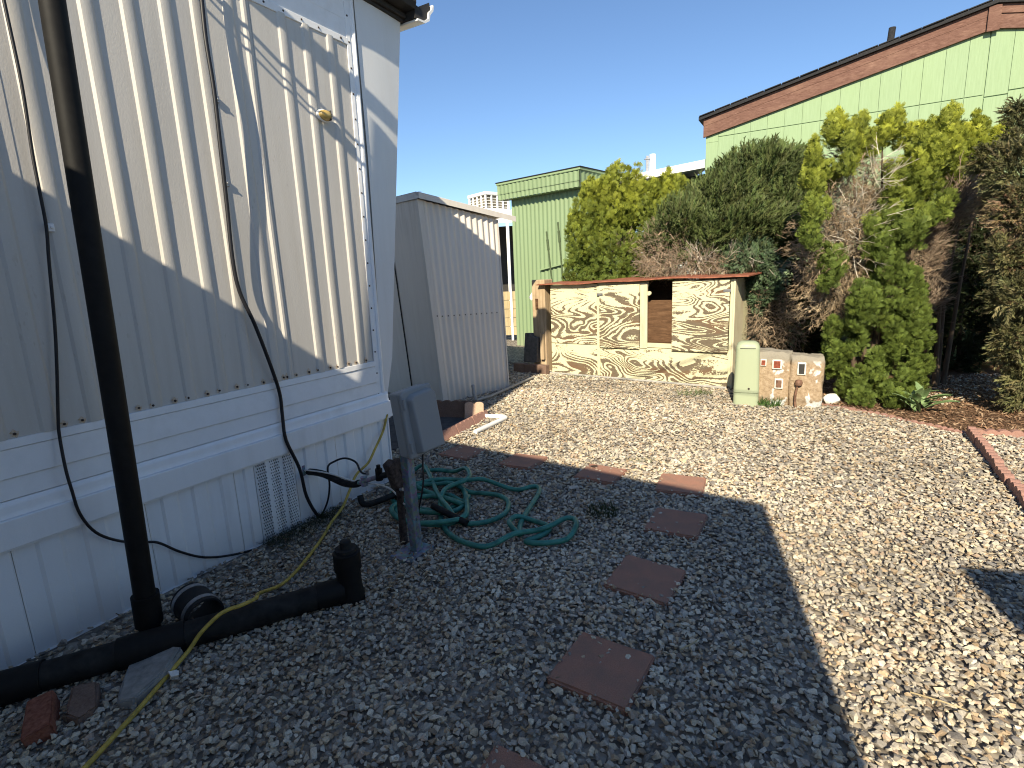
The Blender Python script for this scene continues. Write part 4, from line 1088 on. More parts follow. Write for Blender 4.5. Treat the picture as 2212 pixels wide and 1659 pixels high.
def stone_mesh(name, r, mat, seed, loc, label, cat, squash=.7):
    bm = bmesh.new(); bmesh.ops.create_icosphere(bm, subdivisions=3, radius=1.0)
    rr = random.Random(seed); ds = [(Vector((rr.uniform(-1, 1), rr.uniform(-1, 1), rr.uniform(-1, 1))).normalized(), rr.uniform(.6, .95)) for _ in range(14)]
    for v in bm.verts:
        p = v.co.copy()
        for d_, lim in ds:
            k = p.dot(d_)
            if k > lim: p -= d_ * (k - lim) * .85
        v.co = Vector((p.x * r[0], p.y * r[1], p.z * r[2]))
    me = bpy.data.meshes.new(name); bm.to_mesh(me); bm.free(); me.materials.append(mat)
    me.polygons.foreach_set('use_smooth', [True] * len(me.polygons)); me.set_sharp_from_angle(angle=R(28))
    o = bpy.data.objects.new(name, me); COL.objects.link(o); o.location = loc
    return tag(o, label, cat)
stone_mesh('white_stone', (0.10, 0.07, 0.07), M['wstone'], 3, (3.40, 5.50, 0.03), 'white painted stone at the foot of the golden arborvitae', 'stone')

# ------------------------------------------------------------------ green corrugated shed behind
GA = Vector((0.158, 11.597, 0)); GU = Vector((0.743, -0.669, 0)); GV = Vector((0.669, 0.743, 0))
gs = empty('green_shed', GA, math.atan2(-0.669, 0.743), 'tall green corrugated metal shed behind the cabinet', 'shed')
m = MB()
NC = 22 * 6
def corr(i, z, x0=0.0, x1=1.73, per=16.5): 
    s = i / NC
    return (x0 + (x1 - x0) * s, -0.011 * math.cos(s * per * 2 * math.pi), z)
m.grid(lambda i, z: corr(i, z), list(range(NC + 1)), [-0.05, 1.5, 3.06]); m.build('front_sheet', M['green_metal'], gs, smooth=60)
m = MB(); m.grid(lambda i, y: (1.732 + 0.011 * math.cos(i / 90 * 16 * 2 * math.pi), 1.9 * i / 90, y), list(range(91)), [-0.05, 3.06]); m.build('side_sheet', M['green_metal'], gs, smooth=60)
m = MB(); m.box(0.02, 1.71, 0.02, 1.9, 0, 3.05); m.build('wall', M['green_metal'], gs)
m = MB()
for i in range(0, 1): pass
m.grid(lambda i, z: (-0.19 + 2.02 * i / 144, -0.19 - 0.010 * math.cos(i / 144 * 19 * 2 * math.pi) - 0.02 * (z - 3.02), z), list(range(145)), [3.03, 3.14]); m.build('fascia_sheet', M['green_metal'], gs, smooth=60)
m = MB(); m.grid(lambda i, z: (-0.20 + 2.04 * i / 144, -0.205 - 0.008 * math.cos(i / 144 * 19 * 2 * math.pi), z), list(range(145)), [3.135, 3.315]); m.build('fascia_sheet', M['green_metal'], gs, smooth=60)
m = MB(); m.grid(lambda i, z: (1.84 + 0.010 * math.cos(i / 96 * 16 * 2 * math.pi), -0.2 + 2.2 * i / 96, z), list(range(97)), [3.03, 3.315]); m.build('fascia_sheet', M['green_metal'], gs, smooth=60)
m = MB(); m.box(-0.22, 1.865, -0.225, 2.0, 3.316, 3.36); m.build('roof_cap', M['green_trim'], gs, bevel=0.006)
m = MB(); m.box(-0.235, 1.88, -0.24, 2.0, 3.361, 3.375); m.build('roof', M['shingle'], gs)
m = MB(); m.box(-0.17, 1.82, -0.18, 0.02, 3.025, 3.032); m.build('soffit', M['green_trim'], gs)
m = MB(); m.box(0.0, 0.85, -0.055, -0.012, -0.012, 0.012, Matrix.Translation((0.72, 0, 1.575)) @ Matrix.Rotation(R(-9), 4, 'Y')); m.build('ledge_strip', M['green_trim'], gs)

# ------------------------------------------------------------------ neighbour's carport, cooler, fence in the gap
cp = empty('carport', (0.0, 14.4, 0), R(-12), 'white corrugated carport roof edge seen in the gap behind the beige shed', 'carport')
m = MB(); m.grid(lambda i, k: (-2.6 + 3.4 * i / 120, 0.0 if k < 2 else 2.6, (3.02, 3.16, 3.2)[k] + 0.012 * math.cos(i / 120 * 28 * 2 * math.pi) * (k > 0)), list(range(121)), [0, 1, 2]); m.build('roof', M['white_metal'], cp, smooth=60)
m = MB(); m.box(-2.6, 0.8, 0.05, 0.10, 2.86, 3.0); m.build('beam', M['white_metal'], cp)
for x in (0.02, 0.33):
    m = MB(); m.box(x, x + 0.075, 0.0, 0.06, 0, 2.86); m.build('post', M['white_metal'], cp)
m = MB(); m.box(-2.6, 0.8, 2.5, 2.6, 0, 3.0); m.build('dark_backing', M['soffit_dark'], cp)  # dark sheet standing in for the shaded carport interior
ac = empty('rooftop_cooler', (-0.42, 15.2, 3.19), R(38), 'white slatted evaporative cooler on the roof behind the beige shed', 'cooler')
m = MB(); m.box(-0.42, 0.42, -0.42, 0.42, 0.42, 0.50); m.build('top_pan', M['white_metal'], ac, bevel=0.02)
m = MB(); m.box(-0.40, 0.40, -0.40, 0.40, 0.0, 0.09); m.build('bottom_pan', M['white_metal'], ac, bevel=0.01)
m = MB(); m.box(-0.355, 0.355, -0.355, 0.355, 0.09, 0.42); m.build('pad', simple('cooler_pad', (0.16, 0.14, 0.10), 0.9, 0.3, 60, 0.3), ac)
cpz = MB(); cpz.box(-0.018, 0.018, -0.018, 0.018, 0.09, 0.42); cpo = None
for s in range(4):
    for k in range(5):
        u = -0.38 + 0.19 * k
        x, y = ((u, -0.38), (0.38, u), (u, 0.38), (-0.38, u))[s]
        if s in (1, 3) and k in (0, 4): continue
        if cpo is None: cpo = cpz.build('louvre_post', M['white_metal'], ac); cpo.location = (x, y, 0)
        else: dup_part(cpo, ac, (x, y, 0))
for k in range(4):
    m = MB(); m.box(-0.372, 0.372, -0.372, 0.372, 0.13 + k * 0.07, 0.142 + k * 0.07); m.build('louvre', M['white_metal'], ac)
fe = empty('wood_fence', (0.0, 12.55, 0), R(-12), 'short pale wooden fence in the gap beside the green shed', 'fence')
for k in range(5):
    m = MB(); m.box(-0.55, 0.22, 0, 0.03, 0.12 + 0.205 * k, 0.315 + 0.205 * k); m.build('board', M['fence_wood'], fe, bevel=0.005)
m = MB(); m.box(0.05, 0.10, -0.03, -0.002, 0, 1.15); m.build('post', M['white_metal'], fe)

# ------------------------------------------------------------------ green house with brown rake fascia
HA = Vector((3.469, 9.379, 0)); HU = Vector((0.866, -0.5, 0))
hs = empty('green_house', HA, math.atan2(-0.5, 0.866), 'green house with grooved wood siding and a brown rake fascia behind the shrubs', 'house')
def rake(s): return 3.885 + 0.214 * (s + 0.11) if s <= 3.46 else 4.65 - 0.214 * (s - 3.46)
m = MB(); m.prism([(-0.09, 0), (7.0, 0), (7.0, rake(7.0) - .06), (3.46, rake(3.46) - .06), (-0.09, rake(-0.09) - .06)], 0.012, 6.0, axis='y'); m.build('wall', M['house'], hs)
edges = [-0.095, 0.10] + [0.10 + 0.241 * k for k in range(1, 15)]
edges = [e for e in edges if e < 3.40] + [3.432]
def hb(x0, x1, z0, ztopf, y=0.0):
    q = MB(); g_ = 0.0016
    q.prism([(x0 + g_, z0), (x1 - g_, z0), (x1 - g_, ztopf(x1)), (x0 + g_, ztopf(x0))], y, 0.0115, axis='y')
    return q.build('siding_board', M['house'], hs, bevel=0.002)
seam = 3.574
for a, b in zip(edges[:-1], edges[1:]):
    hb(a, b, seam if a > 0.05 else 3.50, lambda s: rake(s) - 0.10)
    hb(a, b, 0.0, (lambda s: seam - 0.014) if a > 0.05 else (lambda s: 3.50 - 0.002))
e2 = [3.442 + 0.241 * k for k in range(15)]
for i, (a, b) in enumerate(zip(e2[:-1], e2[1:])):
    sm_ = seam - 0.03 if i == 0 else seam + 0.012
    hb(a, b, sm_, lambda s: rake(s) - 0.10, -0.004)
    hb(a, b, 0.0, lambda s, q=sm_: q - 0.014, -0.004)
def rakeboard(s0, s1, z0, z1, y0, y1, name, mat):
    q = MB(); q.prism([(s0, rake(s0) + z0), (s1, rake(s1) + z0), (s1, rake(s1) + z1), (s0, rake(s0) + z1)], y0, y1, axis='y')
    return q.build(name, mat, hs, bevel=0.003)
rakeboard(-0.13, 3.43, -0.30, -0.13, -0.045, -0.006, 'fascia_board', M['fascia'])
rakeboard(-0.13, 3.43, -0.1295, -0.02, -0.048, -0.006, 'fascia_board', M['fascia'])
rakeboard(3.475, 7.1, -0.30, -0.13, -0.045, -0.006, 'fascia_board', M['fascia'])
rakeboard(3.475, 7.1, -0.128, -0.02, -0.060, -0.006, 'fascia_board', M['fascia'])
m = MB(); m.box(3.375, 3.505, -0.078, -0.061, 4.315, 4.615); m.build('peak_board', M['fascia'], hs, bevel=0.003)
m = MB(); m.prism([(-0.20, rake(-.2) - 0.018), (3.46, rake(3.46) - 0.018), (7.1, rake(7.1) - 0.018), (7.1, rake(7.1) + 0.03), (3.46, rake(3.46) + 0.03), (-0.20, rake(-.2) + 0.03)], -0.10, 6.1, axis='y'); m.build('roof', M['shingle'], hs)
q = MB(); q.box(0, 0.236, -0.004, 0.2, 0.0, 0.012); sh0 = None
for k in range(15):
    s_ = -0.19 + k * 0.24
    if s_ > 3.2: break
    if sh0 is None: sh0 = q.build('shingle', M['shingle'], hs); o = sh0
    else: o = dup_part(sh0, hs)
    o.location = (s_, -0.115 + random.uniform(-.006, .006), rake(s_) + 0.031 + random.uniform(0, .004)); o.rotation_euler = (0, -math.atan(0.214), 0)
m = MB(); m.cyl((2.36, 0.5, 4.3), (2.39, 0.5, 4.80), 0.045, 16); m.build('vent_pipe', M['shingle'], hs, smooth=40)
m = MB(); m.cyl((2.36, 0.5, 4.35), (2.365, 0.5, 4.47), 0.065, 16, 0.048); m.build('vent_flashing', M['steel'], hs, smooth=40)
# white patio cover joined to its left
pc = empty('patio_cover', (3.46, 9.62, 0), R(180 - 3), 'white patio cover roof running left from the green house', 'patio cover')
m = MB(); m.add([(x, y, z) for x, z0, z1 in ((-0.1, 3.165, 3.30), (1.62, 2.945, 3.045)) for y in (0.0, -2.4) for z in (z0, z1)], [(0, 4, 5, 1), (2, 3, 7, 6), (1, 5, 7, 3), (0, 2, 6, 4), (0, 1, 3, 2), (4, 6, 7, 5)]); m.build('roof_panel', M['white_metal'], pc)
m = MB(); m.add([(x, y, z) for x, z0, z1 in ((-0.1, 3.02, 3.10), (1.60, 2.81, 2.89)) for y in (-0.3, -2.3) for z in (z0, z1)], [(0, 4, 5, 1), (2, 3, 7, 6), (1, 5, 7, 3), (0, 2, 6, 4), (0, 1, 3, 2), (4, 6, 7, 5)]); m.build('ceiling', M['soffit_dark'], pc)
for x in (0.9, 1.5):
    m = MB(); m.box(x, x + .08, -0.3, -0.22, 0, 2.95 - 0.12 * x); m.build('post', M['white_metal'], pc)
m = MB(); m.cyl((0.86, -0.15, 3.02), (0.86, -0.15, 3.44), 0.055, 16); m.build('vent_pipe', M['white_metal'], pc, smooth=40)
m = MB(); m.box(0.93, 0.975, -0.17, -0.13, 3.15, 3.42); m.box(0.90, 1.0, -0.18, -0.12, 3.36, 3.375); m.build('vent_bracket', M['steel'], pc)

# ------------------------------------------------------------------ what stands behind the viewer and throws the big shadows
E0 = Vector((0.244, -1.132)); ud = Vector((-0.8, 0.6)); bd = Vector((-0.6, -0.8))
E1 = E0 + ud * 3.55
T2 = Vector((T.x, T.y))
foot = [tuple(E0), tuple(E1), tuple(E1 - T2 * 3.0), tuple(E0 + bd * 3.0)]
ad = empty('house_addition', (*E0, 0), 0, 'flat roofed white addition joined to the mobile home behind the viewer', 'building')
q = MB(); q.prism([(p[0] - E0.x, p[1] - E0.y) for p in foot], 0.0, 2.80); q.build('wall', M['white'], ad)
q = MB(); q.prism([(p[0] - E0.x, p[1] - E0.y) for p in foot], 2.803, 2.90); q.build('roof', M['white_trim'], ad)
nb = empty('neighbour_wall', (0.94, -1.45, 0), R(-17), 'beige neighbouring building corner behind the viewer at the right', 'building')
q = MB(); q.box(0, 4.0, -2.2, 0, 0, 2.52); q.build('wall', M['shed'], nb)
q = MB(); q.box(0, 4.0, -2.2, 0, 2.523, 2.60); q.build('roof', M['shed_trim'], nb)
# overhead service lines whose shadows cross the ribbed wall
def back(t, z, h): return L(t, 0, z) - Vector((math.sin(R(SUN_AZ)), math.cos(R(SUN_AZ)), -math.tan(R(SUN_EL)))) * h
up_ = empty('utility_pole', (6.0, -4.0, 0), 0, 'wooden utility pole with service lines behind the viewer', 'utility pole')
PX, PY = 6.0, -4.0
def at_pole(t0, z0, t1, z1):
    """where the sun plane through a shadow line on the wall meets the pole"""
    sa, ca = math.sin(R(SUN_AZ)), math.cos(R(SUN_AZ))
    a11, a12, a21, a22 = T.x, -sa, T.y, -ca
    b1, b2 = PX - C0.x, PY - C0.y
    det = a11 * a22 - a12 * a21
    t_ = (b1 * a22 - a12 * b2) / det; h_ = (a11 * b2 - a21 * b1) / det
    return back(t_, z0 + (z1 - z0) / (t1 - t0) * (t_ - t0), h_)
zt = 0
for i, (t0, z0, t1, z1, r_) in enumerate(((-0.889, 2.805, -0.33, 2.462, 0.008), (-0.781, 2.803, -0.34, 2.507, 0.007), (-0.80, 2.865, -0.20, 2.505, 0.012))):
    a = back(t0 - 0.45, z0 - (z1 - z0) / (t1 - t0) * 0.45, 0.30); e = at_pole(t0, z0, t1, z1)
    zt = max(zt, e.z)
    m = MB(); m.tube([a, e], r_, 8)
    tag(m.build('service_line', M['cable'], smooth=50), ['thin overhead service line from the home roof to the pole, lowest', 'thin overhead service line to the pole, second lowest', 'heavier overhead service line to the pole, topmost'][i], 'service line', 'overhead lines behind the viewer')
q = MB(); q.cyl((0, 0, -0.1), (0, 0, zt + .4), 0.14, 16, 0.11); q.build('pole', M['oldwood'], up_, smooth=40)
q = MB(); q.box(-0.5, 0.5, -0.24, -0.145, zt - 0.2, zt - 0.08); q.build('crossarm', M['oldwood'], up_)
a = back(-0.95, 3.12, 0.42); b = back(0.66, 2.47, 2.4)
m = MB(); m.tube([a, b], 0.042, 12)  # unseen rod, added to cast the thick shadow band on the siding
tag(m.build('shadow_band_rod', M['white_metal'], smooth=50), 'unseen white rod added above the mobile home roof edge to cast a shadow band', 'shadow caster')

# ------------------------------------------------------------------ foliage
def thuja_spray(seed, n=7):
    """flat fan of scale leaves: a few narrow branchlets in one plane, local z up"""
    rr = random.Random(seed); V = []; Tt = []
    def blade(p, d, l, w, off):
        side = np.array([-d[2], 0, d[0]]) if abs(d[1]) < 2 else 0
        b = len(V); mid = p + d * l * .5
        q = [p, mid + side * w, p + d * l, mid - side * w]
        for k in q: V.append([k[0], k[1] + off * (k[2]) * 0.6 + rr.uniform(-.02, .02), k[2]])
        Tt.extend([[b, b + 1, b + 2], [b, b + 2, b + 3]])
    o = rr.uniform(-.4, .4)
    blade(np.array([0, 0, 0.]), np.array([0, 0, 1.]), 1.0, 0.065, o)
    for k in range(n):
        h = 0.12 + 0.72 * k / n; s = 1 if k % 2 else -1
        a = R(rr.uniform(32, 58)) * s; l = (1 - h) * rr.uniform(.55, .8) + .14
        d = np.array([math.sin(a), 0, math.cos(a)])
        blade(np.array([0, 0, h]), d, l, 0.075, o + rr.uniform(-.15, .15))
    return np.array(V), np.array(Tt)
def juniper_spray(seed, n=13):
    """feathery shoot: slender stem with short prickly side shoots all round"""
    rr = random.Random(seed); V = []; Tt = []
    def spike(p, d, l, w):
        d = d / np.linalg.norm(d); s = np.cross(d, [0.3, 0.8, 0.2]); s /= np.linalg.norm(s)
        b = len(V); V.extend([p - s * w, p + s * w, p + d * l]); Tt.append([b, b + 1, b + 2])
        s2 = np.cross(d, s); b = len(V); V.extend([p - s2 * w, p + s2 * w, p + d * l]); Tt.append([b, b + 1, b + 2])
    spike(np.array([0, 0, 0.]), np.array([0, 0, 1.]), 1.0, 0.03)
    for k in range(n):
        h = 0.05 + 0.8 * k / n; a = rr.uniform(0, 6.28); t_ = R(rr.uniform(24, 48))
        d = np.array([math.cos(a) * math.sin(t_), math.sin(a) * math.sin(t_), math.cos(t_)])
        spike(np.array([0, 0, h]), d, rr.uniform(.22, .42) * (1.15 - h * .6), 0.040)
    return np.array(V), np.array(Tt)
def twig_temp(seed, forks=3):
    """dead branchlet: bent three sided twig with forks, local z along"""
    rr = random.Random(seed); V = []; Tt = []
    def stick(pts, w0, w1):
        k = len(pts); b = len(V)
        for i, p in enumerate(pts):
            w = w0 + (w1 - w0) * i / (k - 1)
            for j in range(3):
                a = 2.094 * j; V.append([p[0] + w * math.cos(a), p[1] + w * math.sin(a), p[2]])
        for i in range(k - 1):
            for j in range(3):
                a_, b_ = b + i * 3 + j, b + i * 3 + (j + 1) % 3; Tt.extend([[a_, b_, b_ + 3], [a_, b_ + 3, a_ + 3]])
    c1, c2 = rr.uniform(-.18, .18), rr.uniform(-.18, .18)
    main = [(c1 * t_ * t_ + rr.uniform(-.02, .02), c2 * t_ * t_ + rr.uniform(-.02, .02), t_) for t_ in (0, .35, .7, 1.0)]
    stick(main, .020, .008)
    for f in range(forks):
        h = rr.uniform(.2, .8); a = rr.uniform(0, 6.28); t_ = R(rr.uniform(20, 50)); l = rr.uniform(.25, .5)
        p = np.array([c1 * h * h, c2 * h * h, h]); d = np.array([math.cos(a) * math.sin(t_), math.sin(a) * math.sin(t_), math.cos(t_)])
        stick([p, p + d * l * .5 + np.array([0, 0, .03]), p + d * l], .012, .005)
    return np.array(V), np.array(Tt)
THU = [thuja_spray(k) for k in range(6)]
JUN = [juniper_spray(k) for k in range(6)]
TWG = [twig_temp(k) for k in range(8)]

def shell_pts(lobes, per_m2, inner=0.72):
    """random points with outward normals over a set of ellipsoids (x,y,z,r,rz); points deep inside another lobe are dropped"""
    P = []; N_ = []; I = []
    for li, (x, y, z, r, rz) in enumerate(lobes):
        ar = 4 * math.pi * ((r * r + 2 * r * rz) / 3)
        n = int(ar * per_m2) + 3
        d = RNG.normal(size=(n, 3)); d /= np.linalg.norm(d, axis=1)[:, None]
        rad = RNG.uniform(inner, 1.0, n) ** 0.8
        P.append(np.array([x, y, z]) + d * rad[:, None] * np.array([r, r, rz]))
        nn = d / np.array([r, r, rz]); nn /= np.linalg.norm(nn, axis=1)[:, None]
        N_.append(nn); I.append(np.full(n, li))
    P = np.concatenate(P); N_ = np.concatenate(N_); I = np.concatenate(I)
    keep = np.ones(len(P), bool)
    for li, (x, y, z, r, rz) in enumerate(lobes):
        q = ((P - np.array([x, y, z])) / np.array([r, r, rz])); keep &= ~(((q ** 2).sum(1) < 0.42) & (I != li))
    keep &= P[:, 2] > 0.0
    return P[keep], N_[keep], I[keep]

def plume_lobes(lobes, per_m2, r0, r1, tall=1.7):
    """break big lobes into many small upright plumes"""
    P, N_, I = shell_pts(lobes, per_m2, 0.8)
    out = []
    for p in P:
        r = random.uniform(r0, r1)
        out.append((p[0], p[1], p[2], r, r * tall * random.uniform(.8, 1.2)))
    return out

def thuja(name, lobes, parent, dens, size, tints, topz, plume=(24, .07, .13), yellow=1.0):
    lobes = [(x, y, z - 0.06, max(.07, r - .07), max(.09, rz - .09)) for x, y, z, r, rz in lobes]
    pl = plume_lobes(lobes, plume[0], plume[1], plume[2])
    P, N_, I = shell_pts(pl, dens, 0.55)
    n = len(P)
    up = N_ * 0.55 + np.array([0, 0, 1.0]) + RNG.normal(size=(n, 3)) * 0.22
    side = np.cross(up, N_) + RNG.normal(size=(n, 3)) * 0.5
    Rm = frame_from(up, side)
    s = RNG.uniform(size[0], size[1], n)
    pr = np.array([RNG.uniform() for _ in pl])[I]
    hgt = np.clip((P[:, 2] - topz[0]) / (topz[1] - topz[0]), 0, 1) ** 1.3
    f = np.clip(hgt * yellow * (0.55 + 0.7 * pr) + RNG.normal(size=n) * 0.07, 0, 1)[:, None]
    c = np.array(tints[0]) * (1 - f) + np.array(tints[1]) * f
    c = c * RNG.uniform(0.75, 1.25, (n, 1)) * (0.85 + 0.3 * pr[:, None])
    return scatter(name, THU, P - N_ * s[:, None] * .3, Rm, s, c, M['leaf'], parent)

def juniper(name, lobes, parent, dens, size, tint, sweep=(0.1, 0, 0.55), var=0.3):
    P, N_, I = shell_pts(lobes, dens, 0.62)
    n = len(P)
    # clump direction shared by neighbours so boughs read
    cell = np.floor(P / 0.17).astype(int); h = (cell[:, 0] * 73856093 ^ cell[:, 1] * 19349663 ^ cell[:, 2] * 83492791) % 997
    cr = np.random.default_rng(5).normal(size=(997, 3)) * 0.42; cc = np.random.default_rng(6).uniform(0.7, 1.3, 997)
    up = N_ * 0.75 + np.array(sweep) + cr[h] + RNG.normal(size=(n, 3)) * 0.2
    Rm = frame_from(up, RNG.normal(size=(n, 3)))
    s = RNG.uniform(size[0], size[1], n)
    c = np.array(tint)[None] * RNG.uniform(1 - var, 1 + var, (n, 1)) * cc[h][:, None]
    c = c * (1 + RNG.normal(size=(n, 3)) * 0.05)
    return scatter(name, JUN, P - N_ * 0.06, Rm, s, c, M['leaf'], parent)

def deadwood(name, lobes, parent, dens, size, tint, dirv=(0, 0, 0.5), out=0.8, var=0.35):
    P, N_, I = shell_pts(lobes, dens, 0.35)
    n = len(P)
    up = N_ * out + np.array(dirv) + RNG.normal(size=(n, 3)) * 0.45
    Rm = frame_from(up, RNG.normal(size=(n, 3)))
    s = RNG.uniform(size[0], size[1], n)
    k = RNG.uniform(0, 1, (n, 1))
    c = np.array(tint[0]) * (1 - k) + np.array(tint[1]) * k
    c = c * RNG.uniform(1 - var, 1 + var, (n, 1))
    return scatter(name, TWG, P - N_ * 0.10, Rm, np.stack([s * .8, s * .8, s], 1), c, M['twig'], parent)

def dead_fronds(name, lobes, parent, dens, size, tint):
    P, N_, I = shell_pts(lobes, dens, 0.45)
    n = len(P)
    P = P + 0.05 * np.sin(P[:, [1, 2, 0]] * 23) + RNG.normal(size=(n, 3)) * .02
    up = N_ * 0.7 + np.array([0, 0, -0.25]) + RNG.normal(size=(n, 3)) * 0.6
    Rm = frame_from(up, RNG.normal(size=(n, 3)))
    k = RNG.uniform(0, 1, (n, 1)); pr = (1 + .28 * np.sin(P[:, 0] * 19 + 3 * np.sin(P[:, 2] * 11)) * np.sin(P[:, 2] * 17))[:, None]
    c = (np.array(tint[0]) * (1 - k) + np.array(tint[1]) * k) * pr
    return scatter(name, JUN[:2] + TWG, P, Rm, RNG.uniform(size[0], size[1], n), c, M['twig'], parent)

def stems(name, root, tops, parent, r0=0.03):
    q = MB(); rx = Vector(root)
    for k, tp in enumerate(tops):
        tp = Vector(tp) ; st = Vector((random.uniform(-.12, .12), random.uniform(-.1, .1), -0.03))
        e = tp - rx
        q.tube([st, st.lerp(e, .4) + Vector((random.uniform(-.08, .08), random.uniform(-.08, .08), .08)), e], [r0, r0 * .6, r0 * .2], 7)
    return q.build(name, M['bark'], parent, smooth=60)
def rel(lobes, root): return [(x - root[0], y - root[1], z - root[2], r, rz) for x, y, z, r, rz in lobes]

GREEN_G = (0.120, 0.170, 0.034); GOLD = (0.31, 0.33, 0.040)
B1 = [(1.30, 8.50, 1.96, 0.37, 0.79), (1.51, 8.60, 2.58, 0.38, 0.50), (1.81, 8.70, 2.58, 0.38, 0.55), (2.04, 8.60, 2.62, 0.34, 0.46), (1.68, 8.40, 1.87, 0.45, 0.74), (2.10, 8.40, 2.05, 0.37, 0.65), (2.44, 8.60, 2.44, 0.38, 0.46), (1.21, 8.40, 1.47, 0.33, 0.49), (2.78, 8.80, 2.50, 0.34, 0.39), (2.32, 8.40, 1.77, 0.33, 0.65), (3.04, 8.90, 2.46, 0.35, 0.35), (1.6, 8.5, 1.0, .6, .7), (2.3, 8.5, 1.0, .6, .7)]
B2 = [(3.05, 7.62, 2.30, 0.66, 0.46), (3.52, 7.70, 2.61, 0.67, 0.49), (3.85, 7.60, 2.58, 0.44, 0.44), (2.52, 7.60, 2.08, 0.48, 0.40), (2.28, 7.80, 1.88, 0.34, 0.34), (3.12, 7.30, 1.92, 0.71, 0.43), (3.67, 7.30, 2.02, 0.43, 0.57), (3.10, 6.98, 1.50, 0.40, 0.40), (3.22, 6.85, 1.18, 0.27, 0.32), (2.83, 7.50, 1.70, 0.51, 0.37)]
B2d = [(2.42, 7.40, 1.53, 0.65, 0.25), (2.89, 7.30, 1.45, 0.64, 0.21), (3.29, 6.90, 0.84, 0.34, 0.47), (3.54, 6.90, 0.71, 0.27, 0.40), (2.26, 7.70, 1.74, 0.45, 0.45)]
B3 = [(3.34, 5.70, 2.59, 0.28, 0.39), (3.15, 5.60, 2.38, 0.19, 0.27), (3.53, 5.80, 2.69, 0.20, 0.28), (3.76, 5.80, 2.80, 0.23, 0.23), (4.09, 5.90, 2.83, 0.20, 0.23), (4.47, 5.70, 2.70, 0.19, 0.28), (4.34, 5.80, 2.66, 0.20, 0.25), (4.14, 5.60, 2.45, 0.25, 0.33), (4.22, 5.50, 2.08, 0.24, 0.35), (3.94, 5.60, 2.20, 0.19, 0.33), (3.88, 5.40, 1.78, 0.26, 0.24), (4.13, 5.50, 1.82, 0.21, 0.24), (3.04, 5.40, 2.01, 0.15, 0.20), (3.01, 5.40, 1.79, 0.13, 0.15), (3.75, 5.40, 1.47, 0.17, 0.39), (3.71, 5.40, 1.11, 0.21, 0.26), (4.13, 5.50, 0.71, 0.24, 0.37), (3.62, 5.50, 0.44, 0.27, 0.40), (4.03, 5.50, 0.27, 0.29, 0.32), (3.78, 5.40, 0.10, 0.39, 0.18), (3.41, 5.50, 0.64, 0.19, 0.32), (4.27, 5.60, 1.03, 0.16, 0.25), (3.22, 5.45, 1.45, 0.17, 0.27), (3.50, 5.28, 1.05, 0.18, 0.28), (3.62, 5.32, 1.75, 0.16, 0.32), (3.95, 5.35, 1.25, 0.16, 0.3), (3.79, 5.50, 0.72, 0.27, 0.32), (4.31, 5.50, 0.36, 0.13, 0.32)]
B3d = [(3.74, 5.80, 2.46, 0.25, 0.34), (3.50, 5.60, 2.08, 0.33, 0.38), (3.39, 5.50, 1.58, 0.40, 0.48), (3.56, 5.50, 1.21, 0.37, 0.32), (4.14, 5.60, 1.32, 0.25, 0.44), (3.83, 5.70, 1.85, 0.28, 0.39), (4.09, 5.60, 0.85, 0.27, 0.22), (3.91, 5.80, 2.23, 0.34, 0.34)]
B3b = [(5.04, 6.10, 2.75, 0.18, 0.30), (5.41, 6.30, 2.79, 0.21, 0.28), (5.15, 6.10, 2.47, 0.21, 0.30), (4.75, 5.90, 2.53, 0.17, 0.29), (5.65, 6.40, 2.66, 0.19, 0.28), (4.78, 6.00, 2.78, 0.15, 0.23)]
B3bd = [(4.78, 5.90, 2.02, 0.32, 0.40), (4.46, 5.80, 1.55, 0.20, 0.45), (5.08, 6.10, 2.23, 0.24, 0.30), (4.65, 5.90, 1.05, 0.14, 0.34)]
B4 = [(4.65, 5.10, 2.21, 0.25, 0.30), (4.65, 5.30, 2.35, 0.21, 0.18), (4.69, 5.00, 1.87, 0.24, 0.29), (4.49, 4.90, 1.42, 0.17, 0.24), (4.57, 4.80, 1.09, 0.26, 0.23), (4.59, 4.80, 0.68, 0.19, 0.23), (4.71, 4.80, 0.28, 0.16, 0.28), (4.70, 4.90, 1.58, 0.24, 0.43), (4.74, 4.80, 0.84, 0.19, 0.65), (4.81, 5.20, 2.50, 0.20, 0.20), (5.1, 5.0, 1.8, .4, .8), (5.15, 4.9, .8, .35, .8), (4.78, 5.28, 2.72, .10, .16), (5.0, 4.42, .7, .33, .75), (5.3, 4.45, 1.5, .42, .75), (5.55, 4.5, .7, .4, .8)]  # last lobes added out of view to throw shade into the gap
B4d = [(4.61, 5.00, 1.83, 0.22, 0.27), (4.60, 4.90, 1.42, 0.19, 0.24), (4.69, 5.30, 1.99, 0.15, 0.21), (4.74, 4.90, 0.87, 0.17, 0.29)]
CAV = [(5.82, 7.00, 1.44, 0.41, 0.61), (5.86, 7.00, 0.60, 0.48, 0.82), (6.09, 6.90, 0.96, 0.40, 0.81), (5.3, 6.9, 1.0, .4, .9), (6.6, 6.9, 0.9, 0.5, 0.9), (5.99, 7.00, 1.95, 0.41, 0.41), (5.4, 6.9, 1.9, .35, .4), (4.35, 7.5, 1.1, .42, 1.0), (4.8, 7.3, 1.5, .42, .9), (4.0, 7.5, .6, .45, .6)]

